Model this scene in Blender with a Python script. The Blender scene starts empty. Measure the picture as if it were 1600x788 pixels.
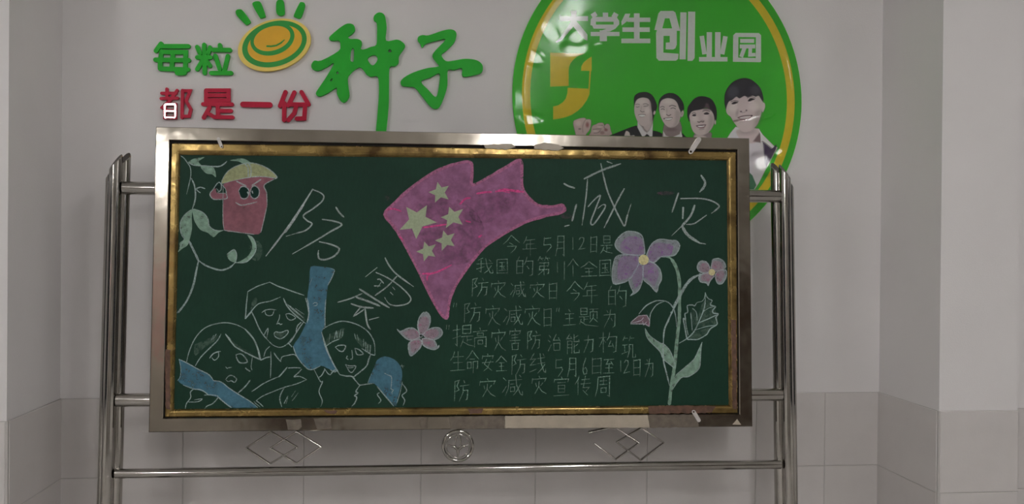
import bpy, math, random
import numpy as np
from mathutils import Vector, Matrix
from mathutils.geometry import tessellate_polygon
random.seed(7); rng = np.random.default_rng(7)
S = bpy.context.scene
COL = S.collection

# ------------------------------------------------------------------ camera
FPX = 1400.0
CAM = Vector((0, -3.51586, 1.48))
R = Vector((0.99469941, -0.10245182, 0.0087583))
U = Vector((-0.00823813, 0.00549924, 0.99995094))
F = Vector((0.10249496, 0.99472277, -0.00462608))
cam = bpy.data.cameras.new('camera'); co = bpy.data.objects.new('camera', cam); COL.objects.link(co)
cam.sensor_width = 36; cam.lens = 36 * FPX / 1600
co.matrix_world = Matrix(((R.x, U.x, -F.x, CAM.x), (R.y, U.y, -F.y, CAM.y), (R.z, U.z, -F.z, CAM.z), (0, 0, 0, 1)))
S.camera = co
# ------------------------------------------------------------------ world, exposure
w = bpy.data.worlds.new('world'); S.world = w; w.use_nodes = True
w.node_tree.nodes['Background'].inputs[0].default_value = (.8, .85, 1, 1)
w.node_tree.nodes['Background'].inputs[1].default_value = .05
S.view_settings.view_transform = 'Standard'; S.view_settings.look = 'None'
S.view_settings.gamma = 1; S.view_settings.use_curve_mapping = False
S.view_settings.exposure = 0.06
# ceiling lamps: centre x, y, half width x, half length y, radiance   (their fixtures are built with their tubes below)
LAMPS = [(1.0, -2.9, .10, .60, 40, 'ceiling light nearest the notice wall'),
         (0.70, -5.2, .10, .60, 105, 'ceiling light in the middle of the room'),
         (-2.9, -6.8, .10, .60, 65, 'ceiling light at the far left of the room'),
         (3.5, -3.4, .10, .60, 26, 'ceiling light at the far right of the room'),
         (-2.6, -3.2, .10, .60, 62, 'fill light added near the left pillar')]  # last entry: fill lamp added to brighten the low left side
CEIL = 3.15

# ------------------------------------------------------------------ helpers
def lin(c):
    c = c / 255.
    return c / 12.92 if c <= .04045 else ((c + .055) / 1.055) ** 2.4
def D(r, g, b, k=.39): return tuple(min(.9, lin(v) / k) for v in (r, g, b))
def raydir(p): return (F * FPX + R * (p[0] - 800) - U * (p[1] - 394))
def wp(p, d=0.0):                       # point of the notice wall (plane y=-d)
    v = raydir(p); t = (-d - CAM.y) / v.y
    return CAM + v * t
# the stand's own axes
_yaw, _lean, _rl = -0.01517, 0.05752, 0.0006
_X = Vector((math.cos(_yaw), math.sin(_yaw), 0)); _Y = Vector((-math.sin(_yaw), math.cos(_yaw), 0))
_Z = Vector((0, 0, 1)) * math.cos(_lean) + _Y * math.sin(_lean)
SX = _X * math.cos(_rl) + _Z * math.sin(_rl); SZ = -_X * math.sin(_rl) + _Z * math.cos(_rl); SY = SZ.cross(SX)
ZB = .83835 / SZ.z
SO = Vector((.14444, -.36, .83835)) - SZ * ZB
STAND_M = Matrix(((SX.x, SY.x, SZ.x, SO.x), (SX.y, SY.y, SZ.y, SO.y), (SX.z, SY.z, SZ.z, SO.z), (0, 0, 0, 1)))
def bp(p, d=0.0):                       # local point on the stand, d metres in front of the frame's face
    v = raydir(p); o = SO - SY * d; t = (o - CAM).dot(SY) / v.dot(SY)
    q = CAM + v * t - SO
    return Vector((q.dot(SX), -d, q.dot(SZ)))

def link(o, parent=None):
    COL.objects.link(o)
    if parent: o.parent = parent
    return o
def tag(o, label=None, cat=None, group=None, kind=None):
    if label: o['label'] = label
    if cat: o['category'] = cat
    if group: o['group'] = group
    if kind: o['kind'] = kind
    return o
def empty(name, loc=(0, 0, 0)):
    o = bpy.data.objects.new(name, None); o.location = loc; o.empty_display_size = .1
    return link(o)
class MB:
    def __init__(s): s.v = []; s.f = []; s.sm = []
    def add(s, vs, fs, smooth=False):
        n = len(s.v); s.v += [tuple(v) for v in vs]; s.f += [tuple(i + n for i in f) for f in fs]; s.sm += [smooth] * len(fs)
    def box(s, a, b):
        x0, y0, z0 = a; x1, y1, z1 = b
        s.add([(x0,y0,z0),(x1,y0,z0),(x1,y1,z0),(x0,y1,z0),(x0,y0,z1),(x1,y0,z1),(x1,y1,z1),(x0,y1,z1)],
              [(0,3,2,1),(4,5,6,7),(0,1,5,4),(1,2,6,5),(2,3,7,6),(3,0,4,7)])
    def tube(s, pts, r, n=20, cap=True, closed=False, flat=1.0):
        pts = [Vector(p) for p in pts]; m = len(pts); vs = []; rad = r if isinstance(r, (list, tuple)) else [r] * m
        for i, p in enumerate(pts):
            a = pts[(i - 1) % m] if (i > 0 or closed) else p; b = pts[(i + 1) % m] if (i < m - 1 or closed) else p
            t = (b - a).normalized(); ref = Vector((0, 1, 0)) if abs(t.y) < .9 else Vector((1, 0, 0))
            e1 = t.cross(ref).normalized(); e2 = t.cross(e1)
            for k in range(n):
                an = 2 * math.pi * k / n
                vs.append(p + e1 * math.cos(an) * rad[i] + e2 * math.sin(an) * rad[i] * flat)
        fs = []
        for i in range(m if closed else m - 1):
            for k in range(n):
                j = (i + 1) % m
                fs.append((i*n+k, i*n+(k+1) % n, j*n+(k+1) % n, j*n+k))
        s.add(vs, fs, True)
        if cap and not closed:
            s.add(vs[:n], [tuple(range(n))]); s.add(vs[-n:], [tuple(reversed(range(n)))])
    def build(s, name, mat, parent=None, smooth_angle=None):
        me = bpy.data.meshes.new(name); me.from_pydata(s.v, [], s.f); me.update()
        me.polygons.foreach_set('use_smooth', s.sm)
        o = bpy.data.objects.new(name, me)
        if mat: me.materials.append(mat)
        return link(o, parent)

def catmull(pts, closed=False, n=5):
    P = [Vector(p[:2]) for p in pts]; m = len(P)
    if m < 3: return P
    out = []
    rngi = range(m) if closed else range(m - 1)
    for i in rngi:
        p1 = P[i]; p2 = P[(i + 1) % m]
        p0 = P[(i - 1) % m] if (closed or i > 0) else p1
        p3 = P[(i + 2) % m] if (closed or i < m - 2) else p2
        for k in range(n):
            t = k / n
            out.append(.5 * ((2*p1) + (p2-p0)*t + (2*p0-5*p1+4*p2-p3)*t*t + (3*p1-p0-3*p2+p3)*t**3))
    if not closed: out.append(P[-1])
    return out
def circle(cx, cy, rx, ry=None, n=32, th=0, a0=0, a1=2*math.pi):
    ry = ry or rx; o = []
    for k in range(n):
        a = a0 + (a1 - a0) * k / n
        x, y = rx * math.cos(a), ry * math.sin(a)
        o.append(Vector((cx + x*math.cos(th) - y*math.sin(th), cy + x*math.sin(th) + y*math.cos(th))))
    return o
def T(pts, ox, oy, s): return [(ox + x / s, oy + y / s) for x, y in pts]      # crop coordinates to photo coordinates

def poly(mb, rings, mp, d, thick=0.0):
    """flat (or extruded) polygon; rings in photo px, mp(p, d) maps onto the real plane"""
    rings = [[Vector(p[:2]) for p in r] for r in rings]
    tris = tessellate_polygon([[Vector((p.x, p.y, 0)) for p in r] for r in rings])
    flat = [p for r in rings for p in r]
    front = [mp(p, d) for p in flat]
    # orient towards the camera side (-y)
    def orient(t):
        a, b, c = (front[i] for i in t)
        return t if (b - a).cross(c - a).y < 0 else (t[0], t[2], t[1])
    mb.add(front, [orient(t) for t in tris])
    if thick:
        off = 0
        for r in rings:
            n = len(r)
            vs = front[off:off+n]; bk = [Vector((v.x, v.y + thick, v.z)) for v in vs]
            mb.add(vs + bk, [(i, (i+1) % n, n + (i+1) % n, n + i) for i in range(n)])
            off += n
def ribbon(mb, pts, w, mp, d, thick=0.0, closed=False, taper=(1, 1), caps=True, wob=0):
    """a stroke of width w (px) along pts (px)"""
    P = [Vector(p[:2]) for p in pts]
    Q = [P[0]]
    for p in P[1:]:
        if (p - Q[-1]).length > 1e-4: Q.append(p)
    P = Q; m = len(P)
    if m < 2: return
    L = [];  Rr = []
    for i in range(m):
        a = P[(i-1) % m] if (i > 0 or closed) else None; b = P[(i+1) % m] if (i < m-1 or closed) else None
        t1 = (P[i]-a).normalized() if a is not None else None; t2 = (b-P[i]).normalized() if b is not None else None
        if t1 is None: t1 = t2
        if t2 is None: t2 = t1
        t = (t1 + t2)
        t = t.normalized() if t.length > 1e-3 else t1
        nrm = Vector((-t.y, t.x)); cs = max(.45, abs(nrm.dot(Vector((-t1.y, t1.x)))))
        f = i / max(1, m-1)
        k = taper[0] if f < .12 else (taper[1] if f > .88 else 1)
        if wob: k *= 1 + wob * (random.random() - .5)
        h = w * .5 * k / cs
        L.append(P[i] + nrm * h); Rr.append(P[i] - nrm * h)
    n = m if closed else m - 1
    vs = [mp(p, d) for p in L] + [mp(p, d) for p in Rr]
    mb.add(vs, [(i, (i+1) % m, m + (i+1) % m, m + i) for i in range(n)])
    if thick:
        bk = [Vector((v.x, v.y + thick, v.z)) for v in vs]; N = 2*m
        mb.add(vs + bk, [(i, N+i, N+(i+1) % m, (i+1) % m) for i in range(n)] + [(m+i, m+(i+1) % m, N+m+(i+1) % m, N+m+i) for i in range(n)])
        if not closed and not caps: mb.add(vs + bk, [(0, m, N+m, N), (m-1, N+m-1, N+2*m-1, 2*m-1)])
    if caps and not closed:
        for q, k in ((P[0], taper[0]), (P[-1], taper[1])):
            poly(mb, [circle(q.x, q.y, w*.5*k, n=12 if w > 4 else 6)], mp, d - (.00004 if thick else 0), thick)

# ------------------------------------------------------------------ materials
def newmat(name):
    m = bpy.data.materials.new(name); m.use_nodes = True
    nt = m.node_tree; return m, nt, nt.nodes['Principled BSDF']
def N(nt, t, **kw):
    n = nt.nodes.new(t)
    for k, v in kw.items():
        if k in n.inputs.keys(): n.inputs[k].default_value = v
        else: setattr(n, k, v)
    return n
def noise(nt, scale, detail=4, rough=.55, stretch=None):
    tc = N(nt, 'ShaderNodeTexCoord'); no = N(nt, 'ShaderNodeTexNoise', Scale=scale, Detail=detail, Roughness=rough)
    if stretch:
        mp_ = N(nt, 'ShaderNodeMapping'); mp_.inputs['Scale'].default_value = stretch
        nt.links.new(tc.outputs['Object'], mp_.inputs[0]); nt.links.new(mp_.outputs[0], no.inputs['Vector'])
    else: nt.links.new(tc.outputs['Object'], no.inputs['Vector'])
    return no
def ramp(nt, src, stops):
    r = N(nt, 'ShaderNodeValToRGB'); e = r.color_ramp.elements
    while len(e) < len(stops): e.new(.5)
    for el, (p, c) in zip(e, stops):
        el.position = p; el.color = (*c, 1) if isinstance(c, tuple) else (c, c, c, 1)
    nt.links.new(src, r.inputs[0]); return r
def surf(name, col, rough=.5, var=.06, scale=6, bump=0, bscale=80, metal=0, spec=.5, stretch=None):
    m, nt, b = newmat(name)
    no = noise(nt, scale, stretch=stretch)
    r = ramp(nt, no.outputs['Fac'], [(.3, tuple(c*(1-var) for c in col)), (.7, tuple(min(1, c*(1+var)) for c in col))])
    nt.links.new(r.outputs[0], b.inputs['Base Color'])
    b.inputs['Roughness'].default_value = rough; b.inputs['Metallic'].default_value = metal
    b.inputs['Specular IOR Level'].default_value = spec
    if bump:
        n2 = noise(nt, bscale); bm = N(nt, 'ShaderNodeBump', Strength=bump, Distance=.002)
        nt.links.new(n2.outputs['Fac'], bm.inputs['Height']); nt.links.new(bm.outputs[0], b.inputs['Normal'])
    return m
def chalk(name, col, density, grain=260, lo=.38, hi=.62, mn=.0, streak=None):
    m, nt, b = newmat(name)
    b.inputs['Base Color'].default_value = (*col, 1); b.inputs['Roughness'].default_value = .95; b.inputs['Specular IOR Level'].default_value = .1
    n1 = noise(nt, grain, 3, .7, stretch=streak); n2 = noise(nt, 14, 3)
    r1 = ramp(nt, n1.outputs['Fac'], [(lo, mn), (hi, 1.)]); r2 = ramp(nt, n2.outputs['Fac'], [(.3, .86 if mn > .4 else .65), (.7, 1.)])
    mu = N(nt, 'ShaderNodeMath', operation='MULTIPLY'); nt.links.new(r1.outputs[0], mu.inputs[0]); nt.links.new(r2.outputs[0], mu.inputs[1])
    m2 = N(nt, 'ShaderNodeMath', operation='MULTIPLY'); nt.links.new(mu.outputs[0], m2.inputs[0]); m2.inputs[1].default_value = density
    nt.links.new(m2.outputs[0], b.inputs['Alpha'])
    return m
M = {}
M['wall'] = surf('wall_paint', (.76, .738, .735), .75, .02, 3, .25, 220)
M['room'] = surf('room_paint', (.72, .70, .67), .8, .03, 3)
M['floor'] = surf('floor_stone', (.46, .44, .42), .4, .1, 5)
M['front'] = surf('far_wall_paint', (.42, .40, .37), .8, .05, 3)
M['ceil'] = surf('ceiling_paint', (.78, .77, .75), .85, .02, 3)
M['tile'] = surf('glazed_tile', (.64, .61, .595), .32, .03, 7, .12, 160)
M['green'] = surf('green_acrylic', D(20, 112, 26), .5, .04, 30, spec=.25)
M['red'] = surf('red_acrylic', D(122, 14, 36), .38, .06, 30, spec=.2)
M['disc_rim'] = surf('pale_yellow_board', D(160, 140, 66), .4, .04, 30)
M['disc_green'] = surf('dark_green_print', D(12, 98, 30), .4, .03, 30)
M['disc_yellow'] = surf('golden_yellow_print', D(154, 117, 20), .4, .03, 30)
M['sgreen'] = surf('sign_green_print', D(46, 132, 34), .55, .05, 160, spec=.2)
M['syellow'] = surf('sign_yellow_print', D(158, 140, 36), .55, .04, 60, spec=.2)
M['swhite'] = surf('sign_white_print', D(166, 170, 160), .55, .03, 60, spec=.2)
M['cap'] = surf('brown_steel_cut', (.055, .045, .036), .4, .3, 60, metal=.2)
M['gloss'] = surf('glare_strip_gloss', D(120, 20, 44), .06, .05, 30, spec=1)  # for the added strips that mirror a lamp as glare
def steel(name, base, rmin, rmax, sc=5, stretch=None, bump=.1, bs=6, tint=None, metal=1.0):
    m, nt, b = newmat(name)
    n1 = noise(nt, sc, 5, .6, stretch)
    c = ramp(nt, n1.outputs['Fac'], [(.3, tuple(x*.78 for x in base)), (.65, base)] if tint is None else [(.3, tint), (.5, base), (.8, tuple(min(1, x*1.15) for x in base))])
    nt.links.new(c.outputs[0], b.inputs['Base Color']); b.inputs['Metallic'].default_value = metal
    n2 = noise(nt, sc*2.3, 4); mr = N(nt, 'ShaderNodeMapRange'); mr.inputs['From Min'].default_value = .3; mr.inputs['From Max'].default_value = .7
    mr.inputs['To Min'].default_value = rmin; mr.inputs['To Max'].default_value = rmax
    nt.links.new(n2.outputs['Fac'], mr.inputs['Value']); nt.links.new(mr.outputs[0], b.inputs['Roughness'])
    if bump:
        n3 = noise(nt, bs, 2); bm = N(nt, 'ShaderNodeBump', Strength=bump, Distance=.01)
        nt.links.new(n3.outputs['Fac'], bm.inputs['Height']); nt.links.new(bm.outputs[0], b.inputs['Normal'])
    return m
M['steel'] = steel('frame_steel', (.43, .39, .335), .07, .18, 4, bump=.12, bs=9)
M['tube'] = steel('tube_steel', (.48, .46, .43), .04, .10, 10, bump=0)
M['gold'] = steel('gold_foil_trim', (.31, .215, .075), .10, .35, 9, bump=.2, bs=14, tint=(.10, .058, .022), metal=.8)
M['smudge'] = surf('dark_tape_residue', D(66, 60, 53), .4, .3, 40)
M['film'] = surf('protective_film', D(112, 105, 94), .4, .1, 20)
M['rust'] = surf('bare_brown_trim', D(58, 40, 30), .5, .4, 60)
M['dark'] = surf('gap_shade_black', (.01, .009, .008), .8)  # near black, stands for the shade in the gap between frame and trim
M['goldpatch'] = surf('yellowed_tape', D(150, 128, 72), .35, .15, 40)
M['backing'] = surf('painted_steel_backing', (.35, .35, .33), .6)
def board_mat():
    m, nt, b = newmat('chalkboard_green')
    n1 = noise(nt, 3.2, 6, .6); n2 = noise(nt, 120, 3, .7, (1, 1, .25))
    c = ramp(nt, n1.outputs['Fac'], [(.3, D(8, 28, 20)), (.7, D(11, 34, 24))])
    c2 = ramp(nt, n2.outputs['Fac'], [(.3, .92), (.75, 1.1)])
    mx = N(nt, 'ShaderNodeMix', data_type='RGBA', blend_type='MULTIPLY'); mx.inputs[0].default_value = 1
    nt.links.new(c.outputs[0], mx.inputs[6]); nt.links.new(c2.outputs[0], mx.inputs[7])
    nt.links.new(mx.outputs[2], b.inputs['Base Color']); b.inputs['Roughness'].default_value = .55
    b.inputs['Specular IOR Level'].default_value = .17
    return m
M['board'] = board_mat()
M['c_text'] = chalk('fine_chalk', D(122, 152, 138), .46, 260, .25, .6, .4)
M['c_line'] = chalk('white_chalk', D(146, 176, 160), .60, 420, .3, .6, .25)
M['c_bold'] = chalk('broad_chalk', D(152, 184, 165), .62, 420, .3, .62, .3)
M['c_leaf'] = chalk('pale_green_chalk', D(114, 138, 124), .66, 50, .3, .68, .5)
M['c_haze'] = chalk('rubbed_chalk', D(120, 150, 135), .30, 90, .35, .8, .0)
M['c_flag'] = chalk('purple_red_chalk', D(108, 72, 98), .95, 26, .32, .66, .66, (1, 1, 1))
M['c_flag_edge'] = chalk('pink_chalk_edge', D(136, 84, 112), .75, 120, .3, .6, .5)
M['c_flag_dark'] = chalk('thin_purple_chalk', D(84, 52, 76), .6, 40, .4, .75, .0)
M['c_pink'] = chalk('bright_pink_chalk', D(158, 58, 104), .9, 120, .3, .6, .45)
M['c_star'] = chalk('yellow_green_chalk', D(114, 124, 102), .92, 120, .25, .6, .8)
M['c_blue'] = chalk('blue_chalk', D(54, 84, 98), .9, 34, .32, .66, .66, (1, 1, 1))
M['c_cup'] = chalk('red_chalk', D(100, 66, 74), .92, 40, .3, .64, .74)
M['c_helmet'] = chalk('khaki_chalk', D(112, 116, 88), .9, 90, .25, .6, .65)
M['c_petal'] = chalk('pale_violet_chalk', D(128, 134, 138), .54, 60, .3, .7, .62)
M['c_violet'] = chalk('violet_chalk', D(114, 88, 124), .56, 50, .3, .7, .5)
M['c_rose'] = chalk('rose_chalk', D(128, 96, 112), .52, 50, .3, .7, .55)
M['c_yellow'] = chalk('yellow_chalk', D(156, 152, 112), .9, 160, .3, .6, .6)
M['c_black'] = chalk('bare_board', D(16, 32, 28), 1.0, 90, .1, .2, 1)
def emis(name, col, st):
    m, nt, b = newmat(name); b.inputs['Emission Color'].default_value = (*col, 1); b.inputs['Emission Strength'].default_value = st
    b.inputs['Base Color'].default_value = (.8, .8, .8, 1); return m
def film_mat():
    m = bpy.data.materials.new('clear_cover_film'); m.use_nodes = True; nt = m.node_tree
    for n in list(nt.nodes): nt.nodes.remove(n)
    o = N(nt, 'ShaderNodeOutputMaterial'); mix = N(nt, 'ShaderNodeMixShader'); tr = N(nt, 'ShaderNodeBsdfTransparent'); gl = N(nt, 'ShaderNodeBsdfGlossy')
    tr.inputs[0].default_value = (.97, .97, .97, 1); gl.inputs['Roughness'].default_value = .12
    fr = N(nt, 'ShaderNodeFresnel'); fr.inputs['IOR'].default_value = 1.45
    n3 = noise(nt, 9, 3); bm = N(nt, 'ShaderNodeBump', Strength=.10, Distance=.006)
    nt.links.new(n3.outputs['Fac'], bm.inputs['Height']); nt.links.new(bm.outputs[0], gl.inputs['Normal'])
    nt.links.new(fr.outputs[0], mix.inputs[0]); nt.links.new(tr.outputs[0], mix.inputs[1]); nt.links.new(gl.outputs[0], mix.inputs[2])
    nt.links.new(mix.outputs[0], o.inputs[0]); return m
M['clear'] = film_mat()
def print_mat():
    m, nt, b = newmat('photo_print'); a = N(nt, 'ShaderNodeVertexColor', layer_name='ink')
    nt.links.new(a.outputs['Color'], b.inputs['Base Color']); nt.links.new(a.outputs['Alpha'], b.inputs['Alpha'])
    b.inputs['Roughness'].default_value = .55; b.inputs['Specular IOR Level'].default_value = .2; return m
M['print'] = print_mat()
M['plastic'] = surf('clear_plastic_tab', (.55, .52, .5), .15, .1, 60)

# ------------------------------------------------------------------ room shell
XL, XR, XP = -1.338, 1.888, 2.193          # corner left, corner right, outer edge of the right pillar
DL, DR = .437, .430
def slab(name, a, b, m, kind='structure', parent=None):
    mb = MB(); mb.box(a, b); o = mb.build(name, m, parent)
    if kind: o['kind'] = kind
    return o
RXL, RXR, RYF = -4.2, 4.3, -8.0
wall_back = slab('wall_back', (XL, 0, 0), (XR, .2, CEIL), M['wall'])
pil_l = slab('wall_left_pillar', (RXL, -DL, 0), (XL, .2, CEIL), M['wall'])
pil_r = slab('wall_right_pillar', (XR, -DR, 0), (XP, .2, CEIL), M['wall'])
rec_r = slab('wall_right_recess', (XP, -DR + .035, 0), (RXR, .2, CEIL), M['wall'])
slab('floor', (RXL-.2, RYF-.2, -.1), (RXR+.2, .2, 0), M['floor'])
slab('ceiling', (RXL-.2, RYF-.2, CEIL), (RXR+.2, .2, CEIL+.1), M['ceil'])
slab('wall_left', (RXL-.2, RYF, 0), (RXL, -DL, CEIL), M['room'])
slab('wall_right', (RXR, RYF, 0), (RXR+.2, -DR, CEIL), M['room'])
slab('wall_front', (RXL-.2, RYF-.2, 0), (RXR+.2, RYF, CEIL), M['front'])
M['grout'] = surf('pale_grout', (.50, .48, .46), .8)
for par, a, b in ((wall_back, (XL, -.0066, 0), (XR, 0, .899)), (pil_r, (XR-.0066, -DR-.0066, 0), (XP, 0, .899)), (rec_r, (XP, -DR+.035-.0066, 0), (RXR, 0, .899)), (pil_l, (RXL, -DL-.0066, 0), (XL+.0066, 0, .899))):
    mb = MB(); mb.box(a, b); mb.build('grout', M['grout'], par)
M['added_door'] = surf('added_door_brown', (.07, .045, .03), .45, .2, 8, stretch=(8, 8, 1)); M['night'] = surf('added_dark_glass', (.012, .014, .02), .08)
M['alu'] = surf('added_window_metal', (.45, .45, .45), .4)
def added_window(name, a, b, nrm):
    # unseen dark pane added for dark stripes in the steel's reflections, on a side wall (x constant) , a/b = (y, z) corners
    x = nrm[0]; sg = nrm[1]; w_ = bpy.data.objects.new(name, None); link(w_); w_.location = (x, a[0], a[1]); w_['kind'] = 'structure'
    L_ = b[0]-a[0]; H_ = b[1]-a[1]; n = 4
    for k in range(n):
        mb = MB(); mb.box((min(0, sg*.02), L_*k/n+.03, .03), (max(0, sg*.02), L_*(k+1)/n-.03, H_-.03)); mb.build('pane', M['night'], w_)
    for k in range(n+1):
        mb = MB(); mb.box((min(0, sg*.05), L_*k/n-.03, 0), (max(0, sg*.05), L_*k/n+.03, H_)); mb.build('mullion', M['alu'], w_)
    for z in (0, H_):
        mb = MB(); mb.box((min(0, sg*.05), -.03, z-.03), (max(0, sg*.05), L_+.03, z+.03)); mb.build('frame', M['alu'], w_)
added_window('added_window_1', (-6.6, .6), (-1.4, 2.6), (RXL, 1)); added_window('added_window_2', (-6.2, .6), (-1.2, 2.6), (RXR, -1))
for nm, x0, x1 in (('added_door_1', 2.9, 4.0), ('added_door_2', -2.2, -1.2)):  # unseen doors added as dark shapes for the steel to mirror
    d_ = bpy.data.objects.new(nm, None); link(d_); d_.location = (x0, RYF, 0); d_['kind'] = 'structure'
    mb = MB(); mb.box((.06, 0, 0), (x1-x0-.06, .05, 2.1)); mb.build('leaf', M['added_door'], d_)
    for a_, b_ in (((0, 0, 0), (.06, .08, 2.16)), ((x1-x0-.06, 0, 0), (x1-x0, .08, 2.16)), ((.06, 0, 2.1), (x1-x0-.06, .08, 2.16))):
        mb = MB(); mb.box(a_, b_); mb.build('jamb', M['added_door'], d_)
    mb = MB(); mb.tube([(.16, .05, 1.0), (.16, .09, 1.0), (.28, .09, 1.0)], .012, 10); mb.build('door_handle', M['alu'], d_)
# wainscot tiles, every one a piece of its own; meshes shared by size
_tm = {}
def tile(parent, origin, ax, nrm, wd, ht=.3):
    """origin: lower left corner on the wall, ax: horizontal direction, nrm: outward"""
    wd = round(wd, 4); key = (wd, round(ht, 4))
    if key not in _tm:
        g = .0014; t = .009; c = .0016; mb = MB()
        x0, x1, z0, z1 = g, wd - g, g, ht - g
        vs = [(x0,0,z0),(x1,0,z0),(x1,0,z1),(x0,0,z1),(x0,-t+c,z0),(x1,-t+c,z0),(x1,-t+c,z1),(x0,-t+c,z1),
              (x0+c,-t,z0+c),(x1-c,-t,z0+c),(x1-c,-t,z1-c),(x0+c,-t,z1-c)]
        fs = [(8,9,10,11)]
        for i in range(4):
            j = (i+1) % 4; fs += [(i, j, 4+j, 4+i), (4+i, 4+j, 8+j, 8+i)]
        mb.add(vs, fs); o = mb.build('tile', M['tile']); _tm[key] = o.data; COL.objects.unlink(o); bpy.data.objects.remove(o)
    o = bpy.data.objects.new('tile', _tm[key]); link(o, parent)
    ax = Vector(ax); nrm = Vector(nrm); z = Vector((0, 0, 1)); y = -nrm
    o.matrix_world = Matrix(((ax.x, y.x, 0, origin[0]), (ax.y, y.y, 0, origin[1]), (ax.z, y.z, 1, origin[2]), (0, 0, 0, 1)))
    # a hair of unevenness
    o.rotation_euler.x += random.uniform(-.0006, .0006)
    return o
for row in range(3):
    z = row * .3
    xs = [XL + k*.45 for k in range(7)] + [1.6525, XR]
    for a, b in zip(xs, xs[1:]): tile(wall_back, (a, 0, z), (1, 0, 0), (0, -1, 0), b - a)
    # right pillar: side then front
    tile(pil_r, (XR, 0, z), (0, -1, 0), (-1, 0, 0), DR)
    tile(pil_r, (XR, -DR, z), (1, 0, 0), (0, -1, 0), XP - XR)
    x = XP
    while x < RXR - .01:
        n = min(x + .45, RXR); tile(rec_r, (x, -DR+.035, z), (1, 0, 0), (0, -1, 0), n - x); x = n
    # left pillar
    tile(pil_l, (XL, -DL, z), (0, 1, 0), (1, 0, 0), DL)
    x = XL
    while x > RXL + .01:
        n = max(x - .45, RXL); tile(pil_l, (n, -DL, z), (1, 0, 0), (0, -1, 0), x - n); x = n

# ------------------------------------------------------------------ ceiling lamps
lm = emis('lamp_tube_glow', (1, .985, .975), 1)
M['housing'] = surf('white_lamp_housing', (.8, .8, .8), .5)
for i, (x, y, hx, hy, L, lab) in enumerate(LAMPS):
    r = empty('ceiling_light', (x, y, CEIL)); tag(r, 'white batten ' + lab, 'lamp')
    mb = MB(); mb.box((-hx, -hy, -.05), (hx, hy, 0)); mb.build('housing', M['housing'], r)
    for s in (-1, 1):
        mb = MB(); mb.tube([(s*hx*.5, -hy*.97, -.075), (s*hx*.5, hy*.97, -.075)], .024, 12)
        mb.build('tube', emis('lamp_tube_glow', (1, .985, .975), L), r)
# red notice on the wall opposite, seen only as a reflection in the steel frame
NOTICE = bpy.data.objects.new('notice_banner', None)

# ------------------------------------------------------------------ wall lettering
def wmap(off): return lambda p, d: wp(p, off)
LT = .012
def glyph(name, label, group, strokes, w, crop, mat, thick=LT, gap=.002, caps=True, cat='letter'):
    """raised character made of round ended strokes (crop coordinates)"""
    ox, oy, s = crop; mb = MB()
    for i, st in enumerate(strokes):
        ww = w
        if isinstance(st, tuple): st, ww = st
        ribbon(mb, T(st, ox, oy, s), ww / s, lambda p, d: wp(p, d), gap + thick + .00012 * i, thick + .00012*i, caps=caps)
    o = mb.build(name, mat); return tag(centre(o), label, cat, group)
def centre(o):
    me = o.data; n = len(me.vertices); a = np.empty(n*3); me.vertices.foreach_get('co', a); a = a.reshape(-1, 3)
    c = np.array([(a[:, 0].min()+a[:, 0].max())/2, a[:, 1].max(), a[:, 2].min()])
    me.vertices.foreach_set('co', (a - c).ravel()); o.location = Vector(c); me.update(); return o
C1 = (220, 0, 3.754)
GR = 'raised slogan characters on the wall'
glyph('slogan_character', 'green raised Chinese character 每, leftmost of the upper small pair', GR, [
    [(118, 256), (100, 280), (88, 298)], [(110, 271), (278, 271)], [(122, 300), (113, 350), (112, 398)], [(85, 350), (280, 353)],
    [(120, 304), (262, 306), (260, 400)], [(112, 402), (276, 408)], [(188, 306), (180, 402)], ([(215, 425), (252, 424)], 34)], 26, C1, M['green'])
glyph('slogan_character', 'green raised Chinese character 粒, right beside the yellow disc', GR, [
    [(371, 262), (374, 428)], [(330, 275), (346, 312)], [(405, 278), (395, 310)], [(330, 336), (408, 336)], [(364, 350), (330, 406)], [(380, 350), (405, 386)],
    [(463, 264), (466, 290)], [(424, 292), (522, 293)], [(436, 326), (462, 405)], [(510, 328), (490, 412)], [(412, 428), (528, 428)]], 25, C1, M['green'])
glyph('slogan_character', 'dark red raised Chinese character 都 with a bright glare, leftmost of the lower row', GR, [
    [(152, 522), (152, 575)], [(122, 547), (205, 547)], [(118, 578), (215, 575)], [(212, 530), (170, 590), (122, 632)],
    [(140, 612), (202, 612), (202, 690), (140, 690), (140, 612)], [(140, 650), (202, 650)], [(244, 530), (240, 690)],
    [(244, 532), (288, 532), (264, 592), (292, 640), (282, 682), (246, 682)]], 18, C1, M['red'])
red0 = COL.objects[-1]
_x1 = wp(T([(210, 0)], *C1)[0]).x; _z0 = wp(T([(0, 650)], *C1)[0]).z
def glare_tilt(p, d): q = wp(p, d); return wp(p, d + .28*(_x1 + .012 - q.x) - .032*(q.z - _z0 - .02))
for st in ([(140, 612), (202, 612)], [(202, 614), (202, 688)], [(140, 690), (202, 690)], [(140, 614), (140, 688)], [(140, 652), (200, 652)]):  # strips added over the strokes, tilted to throw a lamp's glare
    mb = MB(); ribbon(mb, T(st, *C1), 9/C1[2], glare_tilt, .0145, caps=False); o = mb.build('glare_strip', M['gloss'], red0); o.matrix_parent_inverse = Matrix.Translation(-Vector(red0.location))
glyph('slogan_character', 'dark red raised Chinese character 是, second of the lower row', GR, [
    [(382, 530), (514, 530), (514, 588), (382, 588), (382, 530)], [(382, 559), (514, 559)], [(364, 611), (534, 612)], [(450, 612), (452, 686)],
    [(452, 650), (528, 650)], [(402, 630), (368, 690)], [(388, 662), (430, 686), (536, 688)]], 23, C1, M['red'])
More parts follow.
